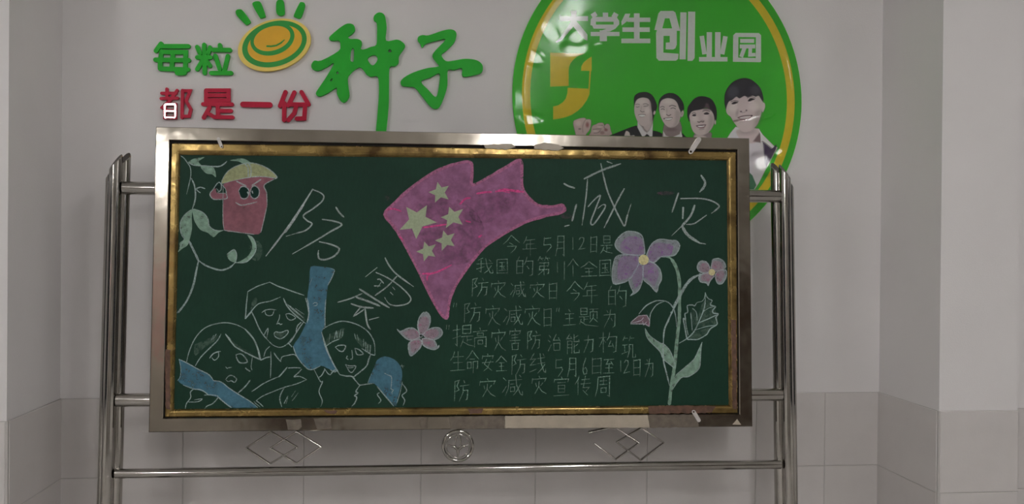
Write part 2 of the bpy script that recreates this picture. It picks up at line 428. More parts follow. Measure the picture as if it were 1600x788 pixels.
glyph('slogan_character', 'dark red raised Chinese character 一, one long bar in the lower row', GR, [[(598, 612), (756, 615)]], 32, C1, M['red'])
glyph('slogan_character', 'dark red raised Chinese character 份, last of the lower row', GR, [
    [(848, 540), (816, 622)], [(842, 605), (840, 704)], [(900, 542), (866, 618)], [(942, 540), (984, 612)], [(880, 612), (964, 614), (958, 694), (914, 696)],
    [(912, 618), (900, 664), (864, 704)]], 25, C1, M['red'])
C2 = (470, 0, 3.753)
def shape_thing(name, label, group, rings, crop, mat, thick, cat, gap=.002, sm=3):
    mb = MB(); poly(mb, [catmull(T(r, *crop), True, sm) if sm else T(r, *crop) for r in rings], lambda p, d: wp(p, d), gap + thick, thick)
    o = mb.build(name, mat); return tag(centre(o), label, cat, group)
shape_thing('slogan_character', 'large green brush-style Chinese character 种 with a long stem', GR, [
    [(165,222),(190,195),(240,155),(275,138),(308,145),(318,175),(300,200),(278,215),(290,228),(330,228),(355,240),(357,262),(350,285),(370,290),(410,275),(443,262),(447,200),(445,135),(428,118),(430,92),(455,73),(480,78),(495,100),(503,160),(500,238),(560,232),(590,242),(612,268),(595,300),(575,330),(573,370),(550,388),(520,397),(517,500),(515,620),(500,775),(490,830),(430,830),(440,770),(452,640),(458,540),(452,452),(410,450),(385,435),(370,415),(340,395),(280,445),(278,500),(285,560),(270,590),(250,602),(228,585),(212,550),(208,515),(160,545),(110,566),(88,548),(110,510),(150,450),(195,370),(150,395),(100,415),(68,405),(62,380),(80,355),(120,355),(220,300),(232,265),(222,238),(180,238)],
    [(300,285),(311,290),(310,355),(300,362),(290,350),(292,310)], [(392,345),(415,325),(440,325),(450,350),(430,380),(410,378)],
    [(512,298),(522,289),(532,298),(522,308)], [(208,425),(215,418),(222,428),(214,434)], [(172,472),(180,460),(186,464),(176,478)]], C2, M['green'], .014, 'letter')
shape_thing('slogan_character', 'large green brush-style Chinese character 子 near the round sign', GR, [
    [(685,235),(690,215),(715,205),(750,207),(830,180),(880,172),(908,185),(912,215),(895,255),(850,300),(825,322),(850,358),(900,355),(960,345),(1020,350),(1055,368),(1068,395),(1060,425),(1020,440),(950,448),(945,400),(900,410),(862,413),(860,500),(840,570),(815,625),(790,638),(760,625),(715,570),(670,515),(630,508),(595,503),(585,480),(605,455),(660,425),(740,400),(808,390),(800,370),(772,330),(790,295),(850,230),(790,240),(735,255),(712,278),(700,255)],
    [(705,478),(760,455),(812,430),(812,490),(800,555),(785,567),(750,530)]], C2, M['green'], .014, 'letter')
for i, r in enumerate([[(556,72),(562,58),(580,54),(598,62),(640,118),(640,135),(622,146),(610,140),(566,95)],
                       [(656,30),(662,12),(685,7),(705,18),(730,88),(728,100),(704,106),(694,98)],
                       [(794,20),(800,4),(812,-2),(828,0),(838,10),(844,70),(838,86),(820,92),(802,84),(794,66)],
                       [(930,20),(944,12),(960,18),(962,38),(945,92),(930,108),(905,100),(898,88)]]):
    shape_thing('sun_ray', ['small green raised ray leaning left, leftmost above the yellow disc', 'small green raised ray, second from the left above the disc',
                            'upright green raised ray, third from the left above the disc', 'small green raised ray leaning right, rightmost above the disc'][i],
                'green rays above the yellow disc', [r], C1, M['green'], .012, 'letter', sm=3)
# disc
tilt = -math.radians(17)
def wpd(p, d): return wp(p, d)
disc = empty('disc_emblem', wp((428.5, 112), 0)); tag(disc, 'yellow tilted oval disc with green rings above the slogan', 'emblem')
def dpart(name, mat, rings, d, thick=0, lab=None):
    mb = MB(); poly(mb, rings, wpd, d, thick); o = mb.build(name, mat, disc); o.matrix_parent_inverse = Matrix.Translation(-Vector(disc.location))
    if lab: o['label'] = lab
def cel(cx, cy, a, b, n=64, t=tilt): return circle(220+cx/3.754, cy/3.754, a/3.754, b/3.754, n, t)
dpart('disc_board', M['disc_rim'], [cel(783, 263, 219, 147)], .020, .018, 'pale yellow rim')
dpart('outer_ring', M['disc_green'], [cel(784, 258, 194, 131), cel(786, 256, 164, 103)], .0206, 0, 'dark green ring')
dpart('yellow_field', M['disc_yellow'], [cel(786, 256, 164, 103)], .0205, 0, 'golden yellow centre')
dpart('inner_ring', M['disc_green'], [cel(772, 228, 132, 95), cel(770, 226, 110, 70)], .0208, 0, 'dark green inner ring')
mb = MB(); ribbon(mb, T([(740,271),(765,272),(795,267),(822,252),(842,234)], *C1), 2.6, wpd, .0210, taper=(1, .6))
o = mb.build('smile_mark', M['disc_green'], disc); o.matrix_parent_inverse = Matrix.Translation(-Vector(disc.location))

# ------------------------------------------------------------------ round sign
SC = Vector((.948, 0, 2.0846)); SA, SB_, ST = .590, .629, .0975
def ell(a, b, n=128, dx=0): 
    o = []
    for k in range(n):
        t = 2*math.pi*k/n; x, y = a*math.cos(t), b*math.sin(t)
        o.append(Vector((SC.x + dx + x*math.cos(ST) - y*math.sin(ST), SC.z + x*math.sin(ST) + y*math.cos(ST))))
    return o
sign = empty('round_sign', (SC.x, 0, SC.z - SB_)); tag(sign, 'large round green wall sign with yellow ring under wrinkled clear film', 'sign')
SINV = Matrix.Translation(-Vector(sign.location))
def sp(name, mat, mb, lab=None):
    o = mb.build(name, mat, sign); o.matrix_parent_inverse = SINV
    if lab: o['label'] = lab
    return o
def wxz(p, d): return Vector((p[0], -d, p[1]))
mb = MB(); poly(mb, [ell(SA, SB_)], wxz, .012, .010); sp('sign_board', M['sgreen'], mb)
mb = MB(); poly(mb, [ell(SA*.944, SB_*.948, dx=.004), ell(SA*.888, SB_*.897, dx=.004)], wxz, .0125); sp('yellow_ring', M['syellow'], mb)
CM = (850, 60, 4.925)
mb = MB()
poly(mb, [T([(48,110),(310,118),(285,126),(255,140),(225,165),(205,190),(193,220),(190,250),(190,366),(48,372)], *CM)], wpd, .0127)
poly(mb, [T([(182,380),(345,388),(352,395),(350,430),(330,475),(295,525),(260,558),(215,588),(170,606),(120,618),(70,625),(70,525),(110,515),(145,492),(168,462),(180,420)], *CM)], wpd, .0127)
poly(mb, [T([(285,250),(288,215),(305,185),(335,160),(367,140),(367,250)], *CM)], wpd, .0127)
poly(mb, [T([(350,250),(362,250),(352,392),(342,392)], *CM)], wpd, .0127)
sp('comma_logo', M['syellow'], mb, 'yellow comma-shaped logo')
CA = (860, 0, 8.889); CB = (1010, 0, 7.165)
def text(strokes, crop, w, label, polys=()):
    mb = MB(); i = 0
    for st in strokes:
        ww = w
        if isinstance(st, tuple): st, ww = st
        ribbon(mb, T(st, *crop), ww/crop[2], wpd, .0127 + .00004*i, caps=False); i += 1
    for p in polys: poly(mb, [T(r, *crop) for r in p], wpd, .0127 + .00004*i); i += 1
    sp('sign_character', M['swhite'], mb, label)
text([([(125,258),(522,258)], 68), [(322,150),(322,262)]], CA, 76, 'white character 大',
     [[[(285,290),(360,290),(515,480),(515,565),(470,550),(318,370),(160,560),(80,590),(120,540),(230,400)]]])
text([[(590,180),(625,235)], [(765,175),(765,235)], [(915,185),(880,245)], ([(560,472),(960,472)], 58), ([(735,420),(735,572)], 100)], CA, 74, 'white character 学',
     [[[(590,235),(920,235),(955,290),(955,340),(900,400),(820,440),(720,440),(720,420),(780,400),(600,398),(580,355),(555,350),(560,270)], [(632,302),(878,302),(878,342),(632,342)]]])
text([([(1200,185),(1200,590)], 78), ([(1070,275),(1387,275)], 60), ([(1000,412),(1380,412)], 64), ([(985,568),(1387,568)], 64)], CA, 60, 'white character 生',
     [[[(1040,190),(1110,190),(1090,245),(1130,270),(1060,300),(990,355),(985,300)]]])
text([([(415,138),(405,665)], 70), ([(507,130),(500,640)], 80)], CB, 60, 'large white character 创',
     [[[(160,122),(300,122),(325,140),(378,345),(340,345),(340,500),(325,540),(300,555),(215,553),(218,478),(262,475),(262,402),(192,402),(190,590),(360,602),(355,660),(330,680),(140,680),(112,650),(108,370),(118,338),(90,335),(135,150)],
       [(208,205),(258,205),(288,318),(178,318)]], [[(460,600),(542,600),(540,650),(515,682),(460,682)]]])
text([([(705,360),(703,640)], 60), ([(800,360),(798,640)], 62), ([(620,402),(650,608)], 50), ([(885,406),(848,608)], 52), ([(590,664),(908,664)], 50)], CB, 50, 'white character 业')
text([([(1050,458),(1206,458)], 44), ([(1045,520),(1218,520)], 44), ([(1105,520),(1060,638)], 44), ([(1165,520),(1160,615),(1222,612)], 40)], CB, 40, 'white character 园',
     [[[(1000,368),(1260,370),(1284,395),(1284,690),(1270,697),(968,692),(972,395)], [(1030,415),(1226,417),(1224,650),(1028,645)]]])

# ---- the printed photograph of people on the sign: ink laid on a fine mesh
class Canvas:
    def __init__(s, x0, y0, x1, y1, st):
        s.xs = np.arange(x0, x1+1e-6, st); s.ys = np.arange(y0, y1+1e-6, st)
        s.X, s.Y = np.meshgrid(s.xs, s.ys); s.c = np.zeros(s.X.shape + (3,)); s.a = np.zeros(s.X.shape)
    def over(s, m, col, al=1.0):
        m = np.clip(m, 0, 1) * al; col = np.array([lin(v)/.39 for v in col])
        na = m + s.a * (1 - m); w_ = np.where(na > 1e-6, m/np.maximum(na, 1e-6), 0)[..., None]
        s.c = s.c * (1 - w_) + col * w_; s.a = na
    def el(s, cx, cy, rx, ry, col, al=1, th=0, fe=1.0):
        th = math.radians(th); dx, dy = s.X-cx, s.Y-cy; u = dx*math.cos(th)+dy*math.sin(th); v = -dx*math.sin(th)+dy*math.cos(th)
        r = np.sqrt((u/rx)**2+(v/ry)**2); s.over(((1-r)*min(rx, ry))/fe+.5, col, al)
    def pg(s, pts, col, al=1, fe=.9, sm=4, inside=None):
        P = np.array([tuple(p) for p in (catmull(pts, True, sm) if sm else pts)]); x0, y0 = P.min(0)-3; x1, y1 = P.max(0)+3
        ix = (s.xs >= x0) & (s.xs <= x1); iy = (s.ys >= y0) & (s.ys <= y1)
        if not ix.any() or not iy.any(): return
        X = s.X[np.ix_(iy, ix)]; Y = s.Y[np.ix_(iy, ix)]; dm = np.full(X.shape, 1e9); ins = np.zeros(X.shape, bool)
        for (ax, ay), (bx, by) in zip(P, np.roll(P, -1, 0)):
            ex, ey = bx-ax, by-ay; l2 = ex*ex+ey*ey+1e-12
            t = np.clip(((X-ax)*ex+(Y-ay)*ey)/l2, 0, 1); dm = np.minimum(dm, np.hypot(X-ax-t*ex, Y-ay-t*ey))
            cr = (ay > Y) != (by > Y)
            if abs(ey) > 1e-9: ins ^= cr & (X < (bx-ax)*(Y-ay)/ey+ax)
        m = np.zeros(s.X.shape); m[np.ix_(iy, ix)] = np.where(ins, dm, -dm)/fe+.5; s.over(m, col, al)
    def ln(s, pts, w_, col, al=1, fe=.7):
        P = catmull(pts, False, 4); dm = np.full(s.X.shape, 1e9)
        for a, b in zip(P, P[1:]):
            ex, ey = b.x-a.x, b.y-a.y; l2 = ex*ex+ey*ey+1e-12
            t = np.clip(((s.X-a.x)*ex+(s.Y-a.y)*ey)/l2, 0, 1); dm = np.minimum(dm, np.hypot(s.X-a.x-t*ex, s.Y-a.y-t*ey))
        s.over((w_/2-dm)/fe+.5, col, al)
    def build(s, name, mp, mat):
        h, w_ = s.X.shape; keep = s.a > .02
        vs = np.array([tuple(mp((x, y))) for y in s.ys for x in s.xs])
        idx = np.arange(h*w_).reshape(h, w_)
        q = np.stack([idx[:-1, :-1], idx[1:, :-1], idx[1:, 1:], idx[:-1, 1:]], -1).reshape(-1, 4)
        k = (keep[:-1, :-1] | keep[1:, :-1] | keep[1:, 1:] | keep[:-1, 1:]).ravel(); q = q[k]
        used, inv = np.unique(q, return_inverse=True); q = inv.reshape(-1, 4)
        me = bpy.data.meshes.new(name); me.from_pydata(vs[used].tolist(), [], q.tolist())
        at = me.color_attributes.new('ink', 'FLOAT_COLOR', 'POINT')
        c = np.concatenate([s.c.reshape(-1, 3), s.a.reshape(-1, 1)], 1)[used]; at.data.foreach_set('color', c.ravel())
        me.materials.append(mat); o = bpy.data.objects.new(name, me); return o
SK, SKD, SKL, HR = (158, 147, 147), (112, 98, 100), (176, 168, 167), (36, 33, 38)
def place_print(cv, name, lab):
    o = cv.build(name, lambda p: wp(p, .0132), M['print']); link(o, sign); o.matrix_parent_inverse = SINV; o['label'] = lab
def q9(pts, ox, oy, s): return T(pts, ox, oy, s)
K1 = (980, 130, 9.274)
def k1(p): return T(p, *K1)
# the two men
cv = Canvas(948, 140, 1076, 222, .5)
cv.pg(k1([(-320,800),(-200,740),(0,660),(130,615),(160,640),(380,690),(430,700),(520,740),(530,840),(-320,840)]), (34, 33, 36), sm=2)
cv.pg(k1([(500,760),(520,840),(900,840),(840,770),(780,710),(740,720)]), (34, 33, 36), sm=2)
cv.pg(k1([(150,560),(148,640),(215,770),(235,840),(360,840),(372,610),(370,540)]), (168, 164, 166), sm=0)         # shirt
cv.pg(k1([(165,540),(215,640),(285,720),(352,620),(370,480)]), SKD, sm=2, fe=2)
cv.pg(k1([(225,600),(290,700),(345,620),(360,500),(300,520)]), SK, .9, sm=2, fe=2)
cv.pg(k1([(248,770),(285,735),(320,760),(330,840),(245,840)]), (30, 28, 32), sm=0)
cv.pg(k1([(100,300),(104,200),(150,150),(230,130),(310,140),(380,200),(425,300),(430,360),(400,440),(385,490),(370,540),(360,430),(330,300),(200,230),(120,300),(104,400)]), HR, sm=4)
cv.pg(k1([(112,300),(150,235),(220,210),(300,225),(335,280),(350,380),(360,440),(356,520),(300,600),(235,625),(170,585),(125,500),(102,400)]), SK)
cv.el(*k1([(395,430)])[0], 1.6, 3.0, SK, th=15)
cv.pg(k1([(320,260),(350,300),(352,420),(362,520),(330,560),(330,420)]), SKD, .45, fe=3)
cv.el(*k1([(210,270)])[0], 7, 4, SKL, .5, fe=4); cv.el(*k1([(290,400)])[0], 4, 5, SKL, .5, fe=3)
cv.ln(k1([(120,312),(150,303),(178,312)]), .7, (80,70,74)); cv.ln(k1([(232,305),(270,298),(312,318)]), .8, (70,60,64))
cv.ln(k1([(128,342),(150,348),(176,340)]), .7, (60,52,56)); cv.ln(k1([(240,335),(268,334),(300,328)]), .8, (60,52,56))
cv.ln(k1([(190,400),(215,418),(245,412)]), .9, (84,70,74)); cv.ln(k1([(205,340),(200,390)]), .7, SKD, .5, 1.5)
cv.pg(k1([(165,465),(215,455),(262,460),(240,482),(205,486)]), (186,182,182), fe=.6); cv.ln(k1([(163,462),(215,453),(264,460)]), .8, (70,56,62)); cv.ln(k1([(180,486),(215,492),(245,484)]), .5, (100,80,86))
# second man
cv.pg(k1([(520,680),(535,600),(560,560),(770,560),(790,740),(790,840),(530,840)]), SKD, sm=2)
cv.pg(k1([(520,690),(560,760),(640,790),(760,740),(775,690),(795,760),(795,840),(525,840)]), (172,168,170), sm=0)
cv.pg(k1([(456,400),(455,290),(480,220),(540,165),(620,143),(700,160),(770,220),(815,300),(822,380),(790,400),(770,440),(750,350),(700,260),(560,220),(480,280),(468,400)]), HR)
cv.pg(k1([(466,340),(485,270),(530,232),(600,218),(680,240),(725,290),(750,360),(775,430),(765,520),(730,600),(640,650),(560,610),(505,530),(470,430)]), SK)
cv.el(*k1([(797,445)])[0], 2.2, 5.2, SK, th=15); cv.el(*k1([(795,445)])[0], 1.0, 3, SKD, .7, th=15)
cv.pg(k1([(700,400),(770,430),(762,520),(728,600),(650,645),(690,560)]), SKD, .4, fe=4); cv.el(*k1([(600,270)])[0], 8, 4, SKL, .5, fe=4); cv.el(*k1([(540,450)])[0], 3.5, 4, SKL, .5, fe=3)
cv.el(*k1([(640,670)])[0], 8, 3, (90,74,78), .7, fe=3)
cv.ln(k1([(480,350),(510,338),(540,350)]), 1.0, (66,56,60)); cv.ln(k1([(612,335),(650,322),(705,338)]), 1.1, (60,50,54))
cv.ln(k1([(492,380),(515,372),(540,382)]), 1.0, (46,38,42)); cv.ln(k1([(632,368),(665,358),(700,372)]), 1.0, (46,38,42))
cv.ln(k1([(570,455),(600,472),(632,456)]), 1.2, (76,62,66)); cv.ln(k1([(575,370),(572,440)]), .8, SKD, .5, 1.5)
cv.pg(k1([(535,515),(590,508),(652,504),(625,526),(580,532)]), (192,188,188), fe=.6); cv.ln(k1([(530,514),(590,504),(655,502)]), .9, (64,50,56)); cv.el(*k1([(537,516)])[0], .9, .9, (50,40,46)); cv.ln(k1([(560,534),(595,540),(640,528)]), .6, (96,76,82))
cv.pg(k1([(-40,840),(-20,700),(30,715),(45,760),(100,755),(115,790),(115,840)]), SK)      # knuckles before the jacket
place_print(cv, 'printed_men', 'black and white photo print of two smiling young men in suits')
# fists
cv = Canvas(893, 180, 960, 216, .5); KF = (885, 175, 13.913)
def kf(p): return T(p, *KF)
cv.pg(kf([(150,260),(165,190),(230,160),(300,138),(400,132),(430,160),(500,160),(535,190),(530,300),(500,400),(440,470),(380,560),(230,560),(190,440),(165,340)]), (152,134,134), fe=1.4)
cv.el(*kf([(455,280)])[0], 2.6, 4.2, (110,52,54), .8, fe=2.5); cv.el(*kf([(290,370)])[0], 2, 1.2, (70,58,60), .8, fe=1.5); cv.ln(kf([(420,170),(380,230),(350,340),(360,440)]), 1.2, (110,86,88), .7, 1.5); cv.el(*kf([(260,250)])[0], 4.5, 4, (172,160,160), .6, fe=3)
cv.pg(kf([(500,560),(530,440),(560,310),(640,270),(700,240),(790,238),(830,290),(870,260),(930,275),(960,380),(960,560)]), (148,130,130), fe=1.4)
for l in ([(580,380),(680,370),(760,370)], [(600,460),(690,450),(740,400)], [(830,280),(820,330),(850,370)], [(700,300),(790,290)]): cv.ln(kf(l), 1.0, (88,66,68), .8, 1)
cv.el(*kf([(860,390)])[0], 2.8, 2.2, (108,58,64), .8, fe=2); cv.el(*kf([(780,450)])[0], 3.5, 2.6, (112,80,82), .7, fe=2); cv.el(*kf([(630,420)])[0], 3.5, 1.8, (170,158,158), .6, fe=2); cv.el(*kf([(720,320)])[0], 3.5, 1.8, (168,156,156), .6, fe=2)
place_print(cv, 'printed_fists', 'photo print of two raised fists')
# young woman with a side fringe
cv = Canvas(1070, 146, 1128, 222, .45); K2 = (1065, 140, 10.508)
def k2(p): return T(p, *K2)
cv.pg(k2([(200,780),(215,730),(480,700),(490,780),(520,860),(190,860)]), SKD, sm=2); cv.pg(k2([(215,760),(300,740),(400,780),(420,860),(210,860)]), SK, .8, fe=3)
cv.pg(k2([(95,420),(100,300),(150,220),(210,150),(300,112),(400,118),(490,160),(545,240),(575,340),(575,470),(560,520),(545,560),(520,500),(480,330),(300,250),(160,330),(130,520),(108,480)]), HR)
cv.pg(k2([(128,450),(135,400),(200,340),(330,320),(440,320),(510,370),(535,470),(530,560),(480,660),(400,730),(300,748),(215,720),(160,620)]), SK)
cv.pg(k2([(118,440),(120,300),(200,190),(340,150),(470,200),(520,330),(545,470),(520,400),(470,330),(400,290),(330,325),(200,350),(150,380)]), HR)
cv.pg(k2([(350,340),(380,280),(400,230),(440,240),(460,310),(490,350)]), (88,70,78), .6, fe=3)
cv.el(*k2([(552,540)])[0], 1.2, 3.4, SK)
cv.pg(k2([(450,420),(520,450),(525,560),(470,660),(400,720),(440,600)]), SKD, .4, fe=5); cv.el(*k2([(220,480)])[0], 5, 5, SKL, .5, fe=4); cv.el(*k2([(400,460)])[0], 5, 4, SKL, .4, fe=4)
cv.ln(k2([(170,395),(205,380),(235,398)]), .8, (70,58,64)); cv.pg(k2([(172,425),(205,402),(240,418),(225,438),(195,440)]), (52,44,50), fe=.7); cv.ln(k2([(345,360),(400,342),(460,362)]), .9, (78,66,72))
cv.pg(k2([(362,395),(410,372),(455,392),(430,412),(385,412)]), (48,40,46), fe=.7); cv.ln(k2([(185,446),(215,446)]), .5, (186,180,182)); cv.ln(k2([(385,420),(430,418)]), .5, (186,180,182))
cv.ln(k2([(265,530),(290,538),(320,524),(350,535),(365,520)]), 1.3, (66,52,58)); cv.el(*k2([(340,520)])[0], 3, 1.8, SKD, .6, fe=2)
cv.pg(k2([(242,598),(320,588),(398,580),(370,630),(320,640),(270,625)]), (112,88,94), fe=.7); cv.pg(k2([(265,600),(330,598),(380,592),(350,612),(290,616)]), (196,190,192), fe=.6); cv.ln(k2([(240,596),(300,586),(400,578)]), .9, (62,46,52)); cv.ln(k2([(290,655),(330,660),(370,645)]), .8, SKD)
place_print(cv, 'printed_woman', 'photo print of a smiling young woman with side fringe')
# large woman, right: head, collar, dark waistcoat
cv = Canvas(1128, 116, 1238, 312, .6); K3 = (1120, 112, 7.884)
def k3(p): return T(p, *K3)
K4 = (1140, 180, 6.57)
def k4(p): return T(p, *K4)
cv.pg(k4([(-80,420),(-40,260),(10,180),(60,120),(300,140),(340,200),(470,330),(495,330),(440,430),(370,560),(300,700),(260,760),(190,800),(-80,800)]), (166,162,166), sm=0)
cv.pg(k4([(340,275),(440,340),(480,300),(478,345),(430,440),(372,555),(355,440)]), (56,46,66), sm=0); cv.pg(k4([(205,590),(235,620),(275,720),(250,765),(205,765)]), (52,92,70), sm=0)
cv.pg(k4([(205,600),(120,600),(100,800),(205,800)]), (60,54,64), sm=0)
cv.pg(k4([(75,150),(290,140),(310,200),(320,250),(230,290),(120,260)]), SK, fe=2); cv.el(*k4([(170,175)])[0], 12, 4, SKD, .5, fe=5)
cv.pg(k4([(240,270),(300,190),(312,160),(330,260),(320,285)]), (84,66,68), .9, sm=0, fe=2)
cv.pg(k4([(296,140),(345,210),(450,330),(430,345),(340,270),(320,290),(316,200)]), (176,172,174), sm=0); cv.ln(k4([(330,275),(350,275),(440,345)]), .9, (70,60,66))
cv.ln(k4([(350,300),(365,550)]), .8, (120,116,122))
cv.pg(k3([(95,380),(100,280),(140,190),(210,120),(300,84),(390,86),(470,130),(540,210),(570,310),(570,370),(540,340),(480,240),(200,260),(125,430),(112,465),(102,420)]), HR)
cv.pg(k3([(115,480),(120,400),(180,300),(480,280),(540,330),(570,380),(556,480),(535,560),(500,650),(425,725),(340,745),(285,715),(215,635),(172,560),(132,525)]), SK)
cv.pg(k3([(565,385),(590,390),(595,440),(570,500),(555,480)]), SK, sm=2)
cv.pg(k3([(112,460),(108,300),(180,170),(330,110),(480,160),(545,260),(565,370),(520,300),(480,310),(440,298),(380,315),(340,300),(280,330),(240,310),(190,350),(150,370),(125,420)]), (40,38,44))
cv.el(*k3([(200,250)])[0], 8, 9, (70,70,80), .45, th=25, fe=6); cv.el(*k3([(470,230)])[0], 8, 7, (72,70,80), .4, fe=6)
cv.pg(k3([(480,480),(560,480),(520,650),(440,740),(470,600)]), SKD, .35, fe=6); cv.el(*k3([(200,450)])[0], 7, 6, SKL, .45, fe=5); cv.el(*k3([(450,430)])[0], 8, 7, SKL, .4, fe=5); cv.el(*k3([(250,510)])[0], 2, 5, SKD, .5, th=10, fe=3)
cv.ln(k3([(175,372),(215,358),(265,365)]), 1.1, (70,60,64)); cv.pg(k3([(180,396),(214,370),(264,376),(240,392),(208,403)]), (34,28,32), fe=.7); cv.ln(k3([(205,412),(250,405)]), .6, (186,180,180))
cv.ln(k3([(375,325),(420,308),(475,325)]), 1.0, (74,62,68)); cv.pg(k3([(382,362),(414,326),(472,338),(440,352),(408,366)]), (30,26,30), fe=.7); cv.ln(k3([(400,378),(455,370)]), .6, (186,180,180))
cv.el(*k3([(298,492)])[0], 1.6, 1.1, (70,56,60)); cv.el(*k3([(365,478)])[0], 1.4, 1.1, (78,62,66)); cv.ln(k3([(310,505),(340,500),(372,482)]), .8, SKD, .8)
cv.pg(k3([(262,568),(330,548),(435,540),(400,585),(340,605),(290,590)]), (122,98,102), fe=.8); cv.pg(k3([(280,570),(340,553),(420,548),(380,572),(320,585)]), (188,182,182), fe=.6); cv.ln(k3([(258,568),(330,545),(438,540)]), 1.0, (58,44,48)); cv.el(*k3([(430,545)])[0], 1.2, 1.2, (58,44,48))
# keep the ink inside the ring
ex = np.array([[(wp((x, y), .0132).x, wp((x, y), .0132).z) for x in (cv.xs[0], cv.xs[-1])] for y in (cv.ys[0], cv.ys[-1])])
WX = np.interp(cv.X, [cv.xs[0], cv.xs[-1]], [ex[0,0,0], ex[0,1,0]]); WZ = np.interp(cv.Y, [cv.ys[0], cv.ys[-1]], [ex[0,0,1], ex[1,0,1]])
dx, dz = WX-SC.x-.004, WZ-SC.z; uu = dx*math.cos(ST)+dz*math.sin(ST); vv = -dx*math.sin(ST)+dz*math.cos(ST)
cv.a *= (np.sqrt((uu/(SA*.888))**2+(vv/(SB_*.897))**2) < 1)
place_print(cv, 'printed_woman', 'large photo print of a smiling woman with full fringe')

# clear film with blisters and creases
L0 = Vector((LAMPS[0][0], LAMPS[0][1], CEIL-.08))
SGN = -1
def film():
    st = .0045; xs = np.arange(SC.x-SA-.02, SC.x+SA+.02, st); zs = np.arange(SC.z-SB_-.02, SC.z+SB_+.02, st)
    X, Z = np.meshgrid(xs, zs); H = np.zeros(X.shape)
    H += .0005*np.sin(X*19+Z*7)*np.sin(Z*13-X*5)
    # blisters: photo place, half sizes (m), direction
    for (px, py, sx, sz, th, k) in [(900, 78, .06, .035, 0, 1), (858, 50, .05, .03, -40, 1), (835, 92, .035, .030, 0, 1), (826, 188, .050, .030, 0, 1), (1172, 186, .085, .012, 14, 1),
                                    (1190, 255, .06, .045, 0, 1), (935, 70, .03, .006, 0, 1), (985, 87, .022, .003, 0, 1), (966, 138, .025, .003, 0, 1), (960, 205, .02, .006, -15, 1),
                                    (905, 20, .035, .004, 0, 1), (900, 60, .04, .03, 0, .8), (888, 137, .04, .0035, 0, 1), (885, 146, .02, .003, 0, 1), (1215, 238, .03, .02, 30, 1)]:
        P = wp((px, py), .015)
        def slope(Q):                        # slope that turns the film towards the lamp
            h = ((CAM-Q).normalized() + (L0-Q).normalized()).normalized(); return h.x/-h.y, h.z/-h.y
        gx, gz = slope(P); e = .02; sx1 = slope(P+Vector((e, 0, 0))); sz1 = slope(P+Vector((0, 0, e)))
        axx, axz, azz = (sx1[0]-gx)/e, (sx1[1]-gz+sz1[0]-gx)/(2*e), (sz1[1]-gz)/e
        th = math.radians(th); dx, dz = X-P.x, Z-P.z; u = dx*math.cos(th)+dz*math.sin(th); v = -dx*math.sin(th)+dz*math.cos(th)
        r2 = (u/sx)**2+(v/sz)**2; wgt = np.exp(-r2**3); H *= 1 - .9*wgt
        H += (gx*dx + gz*dz + .5*axx*dx*dx + axz*dx*dz + .5*azz*dz*dz)*wgt*k*SGN
    H = H - min(0, H.min()) + .0015
    dx, dz = X-SC.x, Z-SC.z; uu = dx*math.cos(ST)+dz*math.sin(ST); vv = -dx*math.sin(ST)+dz*math.cos(ST)
    r = np.sqrt((uu/SA)**2+(vv/SB_)**2); H *= np.clip((1.0-r)*14, .12, 1)
    ins = r < .999; idx = np.arange(X.size).reshape(X.shape)
    q = np.stack([idx[:-1, :-1], idx[:-1, 1:], idx[1:, 1:], idx[1:, :-1]], -1).reshape(-1, 4)
    k = (ins[:-1, :-1] & ins[1:, :-1] & ins[1:, 1:] & ins[:-1, 1:]).ravel(); q = q[k]
    used, inv = np.unique(q, return_inverse=True); q = inv.reshape(-1, 4)
    V = np.stack([X.ravel(), -(.0140+H.ravel()), Z.ravel()], -1)[used]
    mb = MB(); mb.add(V.tolist(), q.tolist(), True); sp('clear_film', M['clear'], mb, 'wrinkled clear film')
film()

# ------------------------------------------------------------------ chalkboard stand
stand = empty('chalkboard_stand'); stand.matrix_world = STAND_M
tag(stand, 'green chalkboard in a steel frame on a tubular steel stand', 'chalkboard')
BD = -.016                                   # board face, behind the frame's face
def B(mb, name, mat, lab=None, parent=None):
    o = mb.build(name, mat, parent or stand)
    if lab: o['label'] = lab
    return o
def fr(p, d=0): return bp(p, d)
OUT = [(243.5, 198), (1171, 216), (1176, 667), (232, 676)]
INN = [(265, 219), (1152.5, 234), (1155.6, 647.8), (254.5, 654)]
TRO = [(267, 223), (1151, 237), (1154, 646.5), (256.5, 652.5)]
GRN = [(280, 241), (1137.5, 250), (1140.6, 634), (270, 640.5)]
def members(name, outer, inner, prof, mat, labs):
    O = [fr(p) for p in outer]; I = [fr(p) for p in inner]
    for i in range(4):
        j = (i+1) % 4; mb = MB(); vs = []; n = len(prof)
        for c in (i, j):
            for t, d in prof: v = O[c].lerp(I[c], t); vs.append((v.x, -d, v.z))
        mb.add(vs, [(k, n+k, n+(k+1) % n, (k+1) % n) for k in range(n)])
        mb.add(vs[:n], [tuple(range(n))]); mb.add(vs[n:], [tuple(reversed(range(n)))])
        B(mb, name, mat, labs[i] if labs else None)
members('frame_rail', OUT, INN, [(0, -.045), (0, -.003), (.06, 0), (.95, 0), (1, -.003), (1, -.045)], M['steel'], None)
members('gap_shade_strip', [(264,218),(1153.5,233),(1156.6,649),(253.5,655)], TRO, [(0, -.04), (0, -.013), (1, -.014), (1, -.04)], M['dark'], ['black strip for the shade in the gap']*4)  # shade of the gap around the trim, painted as a black strip
prof = [(0, -.035), (0, -.008), (.10, -.005), (.62, -.0050)] + [(.62+.32*k/5, -.005 - .007*(k/5)**2) for k in range(1, 6)] + [(1, -.0145), (1, -.035)]
members('gold_trim', TRO, GRN, prof, M['gold'], ['tarnished gold foil trim']*4)
mb = MB()
